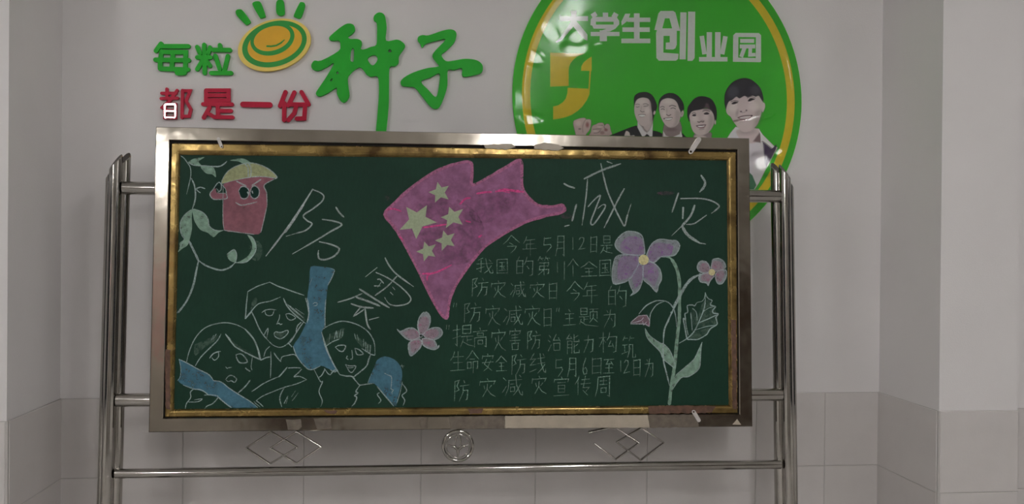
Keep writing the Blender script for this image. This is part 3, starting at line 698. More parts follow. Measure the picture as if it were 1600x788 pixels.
g = [bp(p, BD) for p in [(262, 230), (1146, 244), (1149, 642), (260, 648)]]
bk = [Vector((v.x, v.y+.022, v.z)) for v in g]
mb.add(g+bk, [(0, 3, 2, 1), (4, 5, 6, 7), (0, 1, 5, 4), (1, 2, 6, 5), (2, 3, 7, 6), (3, 0, 4, 7)]); board = B(mb, 'board', M['board'], 'dark green writing surface')
mb = MB(); mb.box((-1.03, .03, ZB+.03), (1.03, .04, ZB+1.02)); B(mb, 'back_panel', M['backing'])
# posts: three tubes each, tops cut on a sweeping arc
def post(side):
    if side < 0: ti, to, bi, bo = (200.5, 300), (161, 300), (186, 788), (148.5, 788)
    else: ti, to, bi, bo = (1210, 300), (1245.5, 300), (1212.5, 788), (1247.5, 788)
    ui = (bp(ti, -.02).x + bp(bi, -.02).x)/2; uo = (bp(to, -.02).x + bp(bo, -.02).x)/2
    W = abs(uo-ui); r = .0215; sg = 1 if uo > ui else -1
    ztop = bp((200, 234), -.02).z if side < 0 else bp((1212, 250), -.02).z
    for k, (t, y) in enumerate(((r, .042), (W/2, .016), (W-r, .042))):
        mb = MB(); n = 28; lo = []; hi = []
        for q in range(n):
            a = 2*math.pi*q/n; x = t + r*math.cos(a); yy = y + r*math.sin(a)
            drop = .078*(max(0, x)/W)**1.7 + (1.9 if k == 0 else .85)*(y + r - yy)*(.45 if k == 0 else .8)
            lo.append((ui+sg*x, yy, .0)); hi.append((ui+sg*x, yy, ztop-drop))
        ring2 = [(p[0], p[1], p[2]-.004) for p in hi]
        cen = (sum(p[0] for p in hi)/n, sum(p[1] for p in hi)/n); hi2 = [(cen[0]+(p[0]-cen[0])*.9, cen[1]+(p[1]-cen[1])*.9, p[2]) for p in hi]
        f1 = [(q, (q+1) % n, n+(q+1) % n, n+q) for q in range(n)]
        mb.add(lo+ring2, f1, True); mb.add(ring2+hi2, f1, True); B(mb, 'post_tube', M['tube'])
        mb = MB(); cz = sum(p[2] for p in hi2)/n; mb.add(hi2+[(cen[0], cen[1], cz+.0015)], [(q, (q+1) % n, n) for q in range(n)], True); B(mb, 'post_cap', M['cap'], 'dark slanting cut end')
    # floor foot
    mb = MB(); um = ui+sg*W/2; mb.tube([(um, -.26, .03), (um, .33, .03)], .026, 20); B(mb, 'foot', M['tube'])
    return ui, uo, sg, W
PL = post(-1); PR = post(1)
CY = .018
def rail(name, a, b, r):
    mb = MB(); mb.tube([a, b], r, 24); B(mb, name, M['tube'])
def pz(p): return bp(p, -CY).z
def pu(p): return bp(p, -CY).x
rail('bracket_tube', (pu((192, 293)), CY+.008, pz((192, 293.5))), (pu((244, 294)), CY+.008, pz((192, 293.5))), .0235)
rail('bracket_tube', (pu((182, 627)), CY+.008, pz((184, 626))), (pu((238, 627)), CY+.008, pz((184, 626))), .0235)
rail('bracket_tube', (pu((1168, 306)), CY+.008, pz((1200, 306.5))), (pu((1221, 306)), CY+.008, pz((1200, 306.5))), .0235)
rail('bracket_tube', (pu((1172, 617)), CY+.008, pz((1200, 617.5))), (pu((1222, 617)), CY+.008, pz((1200, 617.5))), .0235)
rail('cross_rail', (pu((181, 741)), CY, pz((183, 740.5))), (pu((1219, 726)), CY, pz((1217, 726))), .0165)
# ornaments between rail and frame
def bar(mb, a, b, r=.0032, fl=2.8):
    A = Vector((pu(a), CY-.002, pz(a))); Bq = Vector((pu(b), CY-.002, pz(b)))
    mb.tube([A, Bq], r, 14, flat=fl)
def diamond(Lp, Tp, Rp, Bp_, skip=(), lab=None):
    pts = [Lp, Tp, Rp, Bp_]; mb = MB()
    for i in range(4):
        if i not in skip: bar(mb, pts[i], pts[(i+1) % 4])
    return mb
B(diamond((385, 700), (424, 675), (465, 699), (422, 725)), 'diamond_ornament', M['tube'])
B(diamond((423, 700), (464, 674.5), (502, 698), (463.5, 724)), 'diamond_ornament', M['tube'])
mb = MB(); bar(mb, (919, 676), (950, 669), .0045, 2.4); bar(mb, (950, 669), (962, 669)); bar(mb, (962, 669), (998, 692)); bar(mb, (998, 692), (962, 718)); bar(mb, (962, 718), (928, 693))
B(mb, 'diamond_ornament', M['tube'], 'broken and bent diamond')
B(diamond((963, 691), (1001, 669), (1037, 692), (1001, 719)), 'diamond_ornament', M['tube'])
ocx, ocz = pu((715.5, 697)), pz((715.5, 697)); 
mb = MB(); mb.tube([(ocx+.052*math.cos(2*math.pi*k/40), CY, ocz+.052*math.sin(2*math.pi*k/40)) for k in range(40)], .0058, 12, closed=True); B(mb, 'ring_ornament', M['tube'])
mb = MB(); mb.tube([(ocx+.041*math.cos(2*math.pi*k/40), CY-.003, ocz+.041*math.sin(2*math.pi*k/40)) for k in range(40)], .0022, 8, closed=True); B(mb, 'inner_ring', M['tube'])
mb = MB(); mb.tube([(ocx+.010*math.cos(2*math.pi*k/24), CY, ocz+.012+.024*math.sin(2*math.pi*k/24)) for k in range(24)], .0026, 8, closed=True)
for s in (-1, 1): mb.tube([(ocx, CY, ocz-.014), (ocx+s*.014, CY-.003, ocz-.002), (ocx+s*.036, CY, ocz+.003)], [.006, .005, .0015], 8)
mb.tube([(ocx, CY, ocz-.006), (ocx, CY-.003, ocz-.020), (ocx, CY, ocz-.043)], [.007, .006, .0015], 8); B(mb, 'leaf_ornament', M['tube'])

# tape, residue and bare patches on frame and trim
def patch(name, pts, d, mat, lab, rag=0.0, th=.0003):
    P = [Vector(p) for p in pts]; Q = []
    for i, p in enumerate(P):
        q = P[(i+1) % len(P)]; n = max(1, int((q-p).length/5)) if rag else 1
        for k in range(n):
            v = p.lerp(q, k/n)
            if rag: v = v + Vector((random.uniform(-rag, rag), random.uniform(-rag, rag)))
            Q.append(v)
    mb = MB(); poly(mb, [Q], bp, d, th); B(mb, name, mat, lab)
F0 = .0005
for pts in ([(446,656),(470,655.5),(472,668),(465,673),(450,672)], [(490,654.5),(517,654),(518,670),(495,671.5)], [(702,651.8),(787.5,650),(788,669.6),(704,671)], [(1013,648.5),(1090,648),(1092,668.3),(1016,669)], [(655,652),(668,652),(668,669),(657,670)]):
    patch('residue_mark', pts, F0, M['smudge'], 'dark grey residue', .6)
patch('film_strip', [(789,650.3),(1012,648.8),(1015,668.8),(790,669.5)], F0, M['film'], 'lighter bare strip', .3)
patch('tape_piece', [(756,226),(800,224),(806,230),(790,233.5),(758,232)], .0006, M['film'], 'torn tape', .8)
patch('tape_piece', [(835,226),(850,223),(872,226),(881,232),(872,235),(835,233)], .0006, M['film'], 'torn tape', .6)
patch('tape_piece', [(1144,664),(1152,655),(1158,664)], F0, M['film'], 'small torn tape', .3)
TD = -.0042
for pts in ([(1012,634.5),(1060,634),(1118,635),(1112,645.5),(1060,646),(1014,647)], [(730,639.5),(756,639),(752,646),(735,647)], [(505,641),(528,642),(524,647),(510,646)]):
    patch('bare_patch', pts, TD, M['rust'], 'dark bare patch', 1.0)
for pts in ([(635,248-8.5),(700,247.5-6.5),(700,248),(635,248)],): pass
patch('bare_patch', [(1142.5,500),(1150,500),(1151.5,640),(1145,640)], TD, M['rust'], 'dark bare patch', .8)
patch('bare_patch', [(258,545),(266,548),(266,640),(259,640)], TD, M['rust'], 'dark bare patch', 1.0)
# small tabs that hold the trim
def tab(a, b, w_, d, hole=True, lab=None):
    A, Bq = Vector(a), Vector(b); t = (Bq-A).normalized(); n = Vector((-t.y, t.x))*w_/2; pts = []
    for k in range(7): an = math.pi*k/6; pts.append(A + n*math.cos(an) - t*(w_/2)*math.sin(an))
    for k in range(7): an = math.pi*k/6; pts.append(Bq - n*math.cos(an) + t*(w_/2)*math.sin(an))
    rings = [pts]
    if hole: rings.append(circle(A.x, A.y, w_*.25, n=10))
    mb = MB(); poly(mb, rings, bp, d, .0025); B(mb, 'latch_tab', M['plastic'], lab)
tab((1079.5, 237), (1092, 218), 7.5, .0035, True, 'small tab with a round hole')
tab((1084, 644), (1092, 657), 6, .0035, True, 'small clear tab')
tab((346, 229), (341, 217), 5, .0035, True, 'small clear hook')
# ------------------------------------------------------------------ chalk drawings
ZL = [BD + .0003]
class Draw:
    def __init__(s, name, lab=None, parent=None): s.mb = {}; s.name = name; s.lab = lab
    def m(s, k):
        if k not in s.mb: s.mb[k] = MB()
        return s.mb[k]
LV = {'fill': .0003, 'fill2': .0006, 'line': .0009, 'line2': .0012, 'top': .0015}
def fill(mb, pts, lv='fill', sm=4, holes=()):
    poly(mb, [catmull(pts, True, sm) if sm else pts] + list(holes), bp, BD + LV[lv])
def line(mb, pts, w_=1.6, lv='line', sm=4, closed=False, taper=(.7, .5), wob=.25):
    ribbon(mb, catmull(pts, closed, sm) if (sm and len(pts) > 2) else pts, w_, bp, BD + LV[lv] + random.uniform(0, .0001), closed=closed, taper=taper, caps=True, wob=wob)
def CH(mb, name, mat, lab=None, parent=None): return B(mb, name, M[mat], lab, parent)

# big heading characters
def heading(strokes, lab):
    mb = MB()
    for st, w_ in strokes: line(mb, st, w_, taper=(.75, .5))
    CH(mb, 'chalk_character', 'c_bold', lab)
heading([([(488.6,295.8),(466,332),(443.5,363.7),(415.5,400.3)], 2.6), ([(474,320),(455,349),(444,364)], 4.2),
         ([(488.6,296.5),(500,301),(506,307),(502,316),(488,327),(474,337),(480,345),(487.5,350),(478,360),(462,365),(447,369.5)], 2.2),
         ([(525,324),(530,332),(537.3,339.4)], 2.6), ([(503.8,343),(522.7,346),(534,351.5),(516.6,362),(490,378),(457,397)], 2.5),
         ([(499,378),(516.6,382),(530,389),(522.7,400),(508,406),(498.5,404),(497.2,396),(497.7,391.5)], 2.5)], 'large chalk character 防')
heading([([(601.8,403.3),(608,415),(620,429),(646,448)], 2.4), ([(589,418.5),(570.8,433)], 1.8), ([(587.5,426),(605,434),(623,446),(637,459),(642,468),(636,475),(620,478),(608,475),(601,465)], 2.0),
         ([(620,432),(605,448),(586,462)], 2.2), ([(589.7,436.8),(594,437),(599.4,443)], 2), ([(585,447),(594,447)], 2.2), ([(596,441),(590,449)], 1.2), ([(610,457),(614,461)], 1.6), ([(613.5,449),(617,453)], 1.6),
         ([(562,452),(585,467),(608,481)], 3.0), ([(528,472.5),(547,467),(566,458.7)], 2.0), ([(556.8,464.8),(575,471),(593.6,478.5)], 3.0), ([(549,475),(565,480),(583.6,481.6)], 2.6),
         ([(563,481),(553,494),(570,483)], 1.8), ([(570.5,482.5),(572,496),(574.4,508),(579,515)], 2.4), ([(577,500),(592,496)], 1.8)], 'large slanting chalk character 震')
heading([([(881.3,287),(888.4,291),(898,294)], 2.6), ([(900.6,320),(897,333),(894,345.6)], 2.8), ([(882.7,353.7),(889.4,352)], 2.6), ([(913,279.6),(940,266.4),(969.7,256)], 2.8),
         ([(918,280.6),(916,305),(913,328),(909.4,352)], 2.0), ([(938.8,256),(943,275),(949,298),(959.5,323),(969.7,343.6),(976,353),(980,338),(986,319)], 2.4),
         ([(975.4,295),(967,310),(955,334),(944,356)], 2.4), ([(948.5,252.5),(956.5,255.5)], 2.2), ([(919,323),(929,312),(938,306),(930,328),(923,347),(927,351),(937,338),(946,323),(942,320),(934,326)], 2.2)], 'large chalk character 减')
heading([([(1095.6,274.5),(1101.5,284),(1100,292),(1093.5,300)], 3.6), ([(1060,302),(1055,317),(1050,332)], 2.6), ([(1063.7,310.5),(1093.5,310.3),(1111.8,314),(1123.6,321.6),(1119,328),(1111.8,333.4)], 2.2),
         ([(1103.7,336.5),(1092,345),(1083.4,350),(1072,351)], 2.0), ([(1067.5,325),(1066.7,341.5)], 4.2), ([(1085.4,321),(1079,337.5),(1065,353.7)], 3.2), ([(1065,353.7),(1049.5,368.5)], 1.8),
         ([(1066,353.7),(1071,363),(1079,371),(1093.5,380)], 4.4), ([(1093,380),(1102.7,381.5)], 2.6)], 'large chalk character 灾')

GL = {
'今': "5,0 2.5,3 0,5;5,0 7.5,2.2 10,4;4,4.2 6,5.2;2.5,6.2 8,6 7,8 4.5,10",
'年': "3,0 2,2 0.5,3.5;2,2 9,1.5;2.8,4 8.5,3.7;2.8,4 2.8,6.3;0,6.5 10,6.2;5.8,1.8 5.8,10",
'5': "1.5,0.5 1,5.5 8,5 9,6.5 4,10;2,1.2 8.5,0.8",
'月': "2.5,0 2.3,5 0,10;2.5,0 9.5,0 9.5,10 7.5,9;2.5,3.2 9,3;2.5,6.2 9,6",
'1': "5,0 5,10", '2': "1,2 3,0 7,0.5 7.5,3 4,7 0.5,10 10,9",
'日': "1,0 1,10;1,0.8 9.5,0 9.2,10;1,5 9,4.8;1,9.3 9,9",
'是': "2.5,0 2.5,4;2.5,0 7.5,0 7.5,4;2.5,2 7.5,2;2.5,4 7.5,4;0.5,5.5 9.5,5.2;5,5.4 5,8.6;5,7 8,6.8;2.7,6.5 1.5,8.5 0,10;2.3,8 5,9.2 10,10",
'我': "4,0 1,1.5;0,3.8 10,3.4;3,1.2 3,9 1.5,8.2;0.3,7 5.2,5.5;5.8,0.3 6.5,5 8.5,9.5 10,9.5 10,7.5;9,5 7,8 5,9.5;7.8,1 9,2.2",
'国': "0.5,0.5 0.5,10;0.5,0.5 9.5,0 9.5,10;2.5,2.5 7.5,2.3;2.8,5 7.2,4.8;5,2.5 5,7.7;2.2,7.8 8,7.5;6.2,5.8 7,6.7;0.5,9.6 9.5,9.3",
'的': "2,0 1,2;0.5,2.2 0.5,9;0.5,2.2 4,2 4,9;0.5,5.2 4,5;0.5,8.7 4,8.5;6.5,0 5.8,2.5 5,4;6,2.4 9.8,2.2 9.5,9.5 8,10;6.5,5 7.8,6.5",
'第': "2,0 0.5,2.2;2,1 4.5,1;3,1.3 3.8,2.3;6.5,0 5.3,2.2;6.4,1 9.5,1;7.5,1.3 8.3,2.3;1.5,3.5 8.5,3.4 8.5,5.2;1.8,5.2 8.5,5.1;1.8,5.2 1.5,7.2 8.8,7 8.5,9 7.5,9.3;5,3.5 5,10;4.8,7.3 0.5,10",
'个': "5,0 2.5,2.5 0,4.2;5,0 7.5,2.2 10,4;5,3.5 5,10",
'全': "5,0 2.5,2.3 0,4;5,0 7.5,2 10,3.8;2.5,4.4 7.8,4.2;3,6.8 7.2,6.6;5,4.4 5,9.4;0.5,9.6 9.8,9.3",
'防': "0.8,0.5 0.5,10;0.8,0.6 3.5,0 2,2.8 3.4,4.6 1,5.6;6.5,0 7.2,1.2;4.2,2.8 10,2.2;6.2,2.6 6,6 3.6,10;6.2,5 9.2,4.8 8.8,9 7.5,9.5",
'灾': "5,0 5.6,1.2;0.5,1.5 0.2,4;0.7,1.9 9.8,1.3 8.8,3.2;2.8,4 3.4,6;7.6,3.8 6,5.6;5,3 4.8,6 2,10;4.9,6 7,8.5 10,10",
'减': "0.5,1.5 1.8,2.8;0,8.5 2,5.5;3,2.8 9.8,2.2;3.2,2.8 3,6.5 1.5,10;4,4.6 6,4.4;4,6 4,8.2;4,6 6,5.9 6,8.1;4,8.2 6,8.1;6.6,0 7,5 9,9.5 10,9.8 10,8;9,4.5 7.5,7.5 5.5,10;8.4,0.2 9.2,1.2",
'“': "3,0 2,10;8,0 7,10",
'主': "4.5,0 5.5,1.4;1.5,2.8 8.5,2.5;2,5.8 8,5.5;5,2.8 5,9.5;0,9.8 10,9.3",
'题': "0.8,0 0.8,3.5;0.8,0 4,0 4,3.4;0.8,1.7 4,1.7;0.8,3.5 4,3.4;0,4.8 5,4.6;2.5,4.8 2.5,8;2.5,6.2 4.4,6;1,6 0.2,8.8;0.8,7.5 3.5,9.3 10,10;5.3,0.5 10,0.3;7.5,0.4 7,1.8;5.8,2 5.8,6;5.8,2 9.3,1.9 9.3,6;7.5,3 7.3,5.5 5.5,7.8;7.8,6 9.5,7.6",
'为': "2.2,0.5 3.2,1.8;0,3 8.8,2.5 8.5,9 6.8,10;5,0 4.3,4 0,10;5.5,4.8 6.5,6.2",
'提': "0,2.5 3.6,2;2,0 2,9.6 1,8.8;0,6.2 3.8,5;4.8,0.3 4.8,4;4.8,0.3 8.8,0 8.8,3.8;4.8,2 8.8,1.9;4.8,4 8.8,3.8;4,5.4 9.8,5.1;7,5.3 7,8.5;7,6.9 9.3,6.7;5,6.4 4.5,8.2 3.6,10;4.8,7.6 7,9 10,9.8",
'高': "4.8,0 5.3,1;0,1.9 10,1.3;3,2.6 3,4;3,2.6 7.3,2.5 7.3,3.9;3,4 7.3,3.9;1,5 0.8,10;1,5 9.3,4.7 9.2,9.6 8,9.2;3.4,6.4 3.4,8.3;3.4,6.4 6.8,6.3 6.8,8.2;3.4,8.3 6.8,8.2",
'害': "5,0 5.4,0.9;0.8,1 0.4,2.8;0.8,1.3 9.6,1 9,2.5;2.2,3 8,2.8;2.6,4.3 7.6,4.1;0.5,5.7 9.6,5.4;5,2 5,6.6;2.5,7 2.7,10;2.5,7 7.8,6.8 7.5,9.8;2.7,9.9 7.5,9.8",
'治': "0.8,0.5 2,1.8;0.2,3.5 1.5,4.6;0,9.8 2.4,6;6,0 4,3.6 9,3.3;8,2 9.5,4.2;4.3,5.4 4.5,9.6;4.3,5.4 9.2,5.2 9,9.4;4.5,9.6 9,9.4",
'能': "2.6,0 0.5,2.2 4,2;3.4,1 4.6,2.6;0.8,3.5 0.8,10;0.8,3.5 4.4,3.4 4.4,9.6 3.6,9.3;0.8,5.3 4.4,5.2;0.8,7 4.4,6.9;9.2,0.5 6,1.8;6,0 6,3.8 9.8,3.6 9.8,2.6;9,5 6,6.5;6,4.8 6,9.5 10,9.3 10,8",
'力': "0.8,3 9.2,2.5 8.5,9 6.5,10;4.6,0 4.4,4 0.3,10",
'构': "0,2.8 4,2.4;2.2,0 2.2,10;2.1,3 0,7;2.3,3.6 3.6,5;5.8,0 5.2,2.5 4.2,4;5.6,2.2 9.8,2 9.4,9.4 8,10;6.5,4 5.2,7 8,6.8;7.3,5.5 8.2,7.6",
'筑': "2,0 0.5,2;2,0.8 4.2,0.8;6.3,0 5.2,2;6.3,0.8 9,0.8;0.3,4 4,3.8;2,4 2,7.2;0,8 4.3,7;5.3,3.8 5.2,7 4,9.8;5.3,3.8 8,3.7 8,9.5 10,9.5 10,8;6.2,5.2 7,6.4",
'生': "2.8,0 1.8,2.5 0,4.5;1.8,2.8 8.8,2.4;2,5.8 8.4,5.5;5.2,0 5.2,9.5;0,9.8 10,9.4",
'命': "5,0 2.5,2.5 0,4;5,0 7.5,2.2 10,3.8;3.2,3.9 6.8,3.8;1.2,5.2 1.2,8.2;1.2,5.2 4.2,5.1 4.2,8;1.2,8 4.2,7.9;5.8,5 5.8,10;5.8,5 9.2,4.9 9,8 8,8",
'安': "5,0 5.5,1;0.8,1.2 0.3,3;0.8,1.6 9.8,1.3 9.2,2.8;4.2,3 2.2,6.2 8.4,9.8;7.4,4.2 5,8 1.5,10;0,5.2 10,4.8",
'线': "2.5,0 0.5,3 3.6,2.8 0.3,6 4,5.6;0,9.6 4.2,8;5,2.6 9.5,2;4.8,5.2 9.8,4.6;6.4,0 7,5 9,9.5 10,9.6 10,8;9.5,5.5 7.5,8 5,10;8.3,0.2 9,1.2",
'6': "6,0 2,4 0.8,7.5 3,10 7.5,9.8 8.8,7.5 6,5.8 1.5,7",
'至': "0.5,0.6 9.3,0.2;4.5,0.6 2.5,3.6 8,3.2;6.8,2 8.8,4.2;2,6.2 8.2,6;5,4.2 5,9.5;0,9.8 10,9.4",
'宣': "5,0 5.5,1;0.8,1.2 0.3,3;0.8,1.6 9.8,1.2 9.2,2.8;2.6,3.2 7.8,3;3,4.5 3,8.2;3,4.5 7.2,4.4 7.2,8;3,6.3 7.2,6.2;3,8.1 7.2,8;0.2,10 10,9.4",
'传': "2.6,0 1.8,2.2 0,4.4;1.9,2.5 1.9,10;4.4,2 9.4,1.6;3.8,4.2 10,3.8;6.6,0 5.2,6.2 9,6 6.6,8.6;5,7.6 8,10",
'周': "1.8,0.6 1.5,6 0,10;1.8,0.6 9.6,0 9.4,9.8 8,9.4;3.4,2.4 7.6,2.2;3,4.2 8,4;5.5,1.2 5.5,4;3.8,5.8 3.8,8;3.8,5.8 7.2,5.7 7.2,7.9;3.8,8 7.2,7.9"}
LINES = [
 ('今',786,368,812,396,'年',816.5,370,838,400,'5',848,370,863,394,'月',868,369,882,400,'1',892,371,898,390,'2',904,371,915,390,'日',922,370,933,395,'是',938,369,958,396),
 ('我',744,403.5,770,428,'国',775.6,405,793.7,428,'的',806,401.6,833,431,'第',840,401,860,430,'1',868,410,874,426,'1',879,409,885,437,'个',886.6,405,904,432,'全',907.5,409,933,433,'国',936,406,955,432),
 ('防',736.6,435,763,463.5,'灾',767,439,790,465,'减',797.5,440,821,464,'灾',828,441.6,851,465,'日',857,442.5,870.5,468,'今',885.7,440,910.4,470,'年',911,441.6,934,474,'的',949.4,447,979,480),
 ('“',707,474,715,480,'防',724,474,752,504,'灾',758.5,478,781,508,'减',787,478,816,508,'灾',820,478,844,508,'日',848.6,482.5,862,511,'“',868,482,875,487,'主',880.4,484,899.5,509,'题',905,482,935,510,'为',944,484,963.7,512),
 ('“',696,508,703,515,'提',708,508,739.5,542,'高',739.5,513,761,543,'灾',768,515,790,548,'害',795.6,514,813.7,547,'防',823,517.6,845,546,'治',856.7,523,876.6,549,'能',885,523,905,553,'力',912,524,928,551,'构',936.6,520,964,551,'筑',972,526,993,560),
 ('生',704,550,727,580,'命',728,548,748,583,'安',753,553,771,580,'全',774.7,556.6,792,581,'防',798.5,554.7,822,585,'线',828,553,852.7,583,'5',867,559.5,880.4,589,'月',887,560,900.4,589,'6',910,560,918.5,585,'日',924,560,940,585,'至',943,561,960,584,'1',967,564,973,581,'2',974.6,563,984,583,'日',989,562,1001,588,'为',1008,561,1022,589),
 ('防',709,594.6,733,627,'灾',749,592,774,620,'减',785,586,816.5,618,'灾',830.8,588,853.6,615.6,'宣',865,589,889,619,'传',898.5,588,923,617.5,'周',930,588,953.7,620)]
for ln_ in LINES:
    for i in range(0, len(ln_), 5):
        ch, x0, y0, x1, y1 = ln_[i:i+5]; mb = MB()
        for st in GL[ch].split(';'):
            pts = [tuple(map(float, p.split(','))) for p in st.split()]
            px = [(x0+(x1-x0)*x/10+random.uniform(-.25, .25), y0+(y1-y0)*y/10+random.uniform(-.25, .25)) for x, y in pts]
            line(mb, px, random.uniform(1.0, 1.45), sm=0, taper=(.8, .5), wob=.2)
        CH(mb, 'chalk_character', 'c_text', 'small chalk character ' + ch)

# flag
CF = (590, 240, 3.03)
def cf(p): return T(p, *CF)
FL = cf([(35,290),(70,245),(150,170),(240,105),(320,65),(400,42),(435,40),(448,62),(446,110),(450,150),(520,115),(600,70),(660,35),(680,38),(683,90),(685,160),(710,205),(760,245),(820,252),(870,245),(886,262),(870,280),(800,295),(700,325),(600,380),(510,440),(440,520),(385,600),(345,680),(330,770),(315,775),(280,730),(230,630),(180,530),(120,415),(80,350)])
mb = MB(); fill(mb, FL, sm=3); flag = CH(mb, 'chalk_flag', 'c_flag', 'purple red chalk flag')
mb = MB(); ribbon(mb, catmull(FL, True, 3), 4.6, bp, BD+.00045, closed=True, wob=.5); CH(mb, 'flag_edge', 'c_flag_edge', 'pinker chalk outline', flag)
mb = MB(); poly(mb, [circle(700, 360, 62, 50, 40, .6)], bp, BD+.0004); CH(mb, 'flag_shading', 'c_flag_dark', 'thinly rubbed darker chalk', flag); mb = MB(); poly(mb, [circle(770, 320, 40, 24, 40, -.5)], bp, BD+.00042); CH(mb, 'flag_shading', 'c_flag_dark', 'thinly rubbed darker chalk', flag)
mb = MB()
for st, w_ in ((cf([(470,190),(505,184),(540,182)]), 2.4), (cf([(560,180),(600,172),(640,176),(690,182)]), 3.2), (cf([(590,178),(625,186)]), 2), (cf([(235,600),(240,575),(290,558),(350,528)]), 2.2), (cf([(215,570),(245,568)]), 3.4), (cf([(45,266),(75,262),(112,274)]), 1.8), (cf([(390,240),(415,215),(440,210)]), 2.4), (cf([(215,350),(260,345),(330,335)]), 2), (cf([(105,395),(120,410)]), 2.6), (cf([(480,395),(492,388)]), 3.4), (cf([(420,320),(440,325)]), 3)):
    mb = MB(); line(mb, st, w_*1.25, 'fill2'); CH(mb, 'flag_accent', 'c_pink', 'bright pink chalk streak', flag)
for i, s5 in enumerate([[(138,256),(232,248),(277,326),(183,402),(107,360)], [(284,138),(334,155),(333,215),(273,230),(245,183)], [(340,256),(402,265),(400,335),(325,350),(303,302)],
           [(312,368),(362,380),(362,437),(305,458),(275,412)], [(222,420),(273,432),(270,487),(220,508),(186,465)]]):
    P = [Vector(p) for p in cf(s5)]; c = sum(P, Vector((0, 0)))/5; pts = []
    for k in range(5): pts += [P[k], c + ((P[k]+P[(k+1) % 5])/2 - c)*.56]
    mb = MB(); poly(mb, [pts], bp, BD+LV['fill2']); st_ = CH(mb, 'chalk_star', 'c_star', 'large pale star' if i == 0 else 'small pale star', flag)
    mb = MB(); ribbon(mb, pts, 1.1, bp, BD+LV['line'], closed=True)
    # outline and body are one mark: join
    n0 = len(st_.data.vertices); vs = [tuple(v.co) for v in st_.data.vertices] + mb.v; fs = [tuple(p.vertices) for p in st_.data.polygons] + [tuple(i_+n0 for i_ in f) for f in mb.f]
    me = bpy.data.meshes.new('chalk_star'); me.from_pydata(vs, [], fs); me.materials.append(M['c_star']); st_.data = me

# red figure with helmet
CC = (265, 235, 3.94)
def cc(p): return T(p, *CC)
mb = MB(); BODY = cc([(330,212),(360,195),(420,180),(500,166),(590,160),(642,175),(583,213),(597,262),(600,340),(580,430),(562,505),(520,518),(400,502),(335,492),(326,400),(334,300),(350,270),(344,235)])
fill(mb, BODY, sm=2); fill(mb, cc([(345,264),(290,262),(285,236),(268,240),(248,270),(265,298),(300,302),(350,296)]), sm=2)
cup = CH(mb, 'chalk_figure', 'c_cup', 'red chalk cup-shaped figure wearing a helmet')
mb = MB(); fill(mb, cc([(318,205),(335,160),(370,120),(430,90),(500,78),(570,95),(630,130),(660,170),(580,162),(500,165),(400,185)]), 'fill2', 2); CH(mb, 'helmet', 'c_helmet', 'khaki chalk helmet', cup)
mb = MB(); fill(mb, cc([(425,250),(440,228),(465,226),(485,240),(488,262),(482,285),(465,296),(442,290)]), 'fill2'); CH(mb, 'eye', 'c_black', 'bare dark eye', cup); mb = MB(); fill(mb, cc([(498,255),(508,228),(530,222),(550,245),(545,280),(522,296),(502,282)]), 'fill2')
CH(mb, 'eye', 'c_black', 'bare dark eye', cup); mb = MB(); fill(mb, cc([(272,232),(282,208),(300,200),(312,215),(308,240),(292,236)]), 'fill2'); CH(mb, 'hand_gap', 'c_black', 'bare patch by the hand', cup)
mb = MB()
for st, w_ in (([(330,212),(328,400),(335,492)], 1.0), ([(335,492),(400,502),(520,518)], 1.4), ([(600,340),(597,262),(583,213),(660,172)], 1.6), ([(600,340),(580,430),(562,505)], 1.3),
    ([(318,205),(335,160),(370,120),(430,90),(500,78),(570,95),(630,130),(660,170),(580,162),(500,165),(400,185),(318,208)], 1.5), ([(318,208),(344,238),(350,270),(352,296),(300,303),(265,298),(248,270),(268,240),(300,198),(318,212),(316,244),(296,262),(345,264)], 1.5),
    ([(465,85),(482,110),(485,165)], 2.0), ([(488,82),(502,115),(498,162)], 2.0), ([(412,190),(440,205),(472,220)], 2.2), ([(562,180),(535,198),(505,218)], 2.2), ([(408,322),(440,338),(490,330),(538,318)], 2.0),
    ([(425,250),(440,226),(465,224),(485,240),(488,262),(482,285),(465,298),(440,292),(425,250)], 1.7), ([(496,258),(508,226),(530,220),(552,245),(547,282),(522,298),(500,282),(496,258)], 1.7), ([(480,258),(484,268)], 3.2), ([(508,252),(512,264)], 3.0), ([(290,236),(300,250)], 1.4)):
    line(mb, cc(st), w_, 'line')
CH(mb, 'outline', 'c_line', 'white chalk outline', cup)
mb = MB(); fill(mb, cc([(372,62),(440,50),(480,62),(503,84),(470,92),(445,78),(420,68)]), 'fill2'); CH(mb, 'crest', 'c_leaf', 'pale chalk crest', cup)

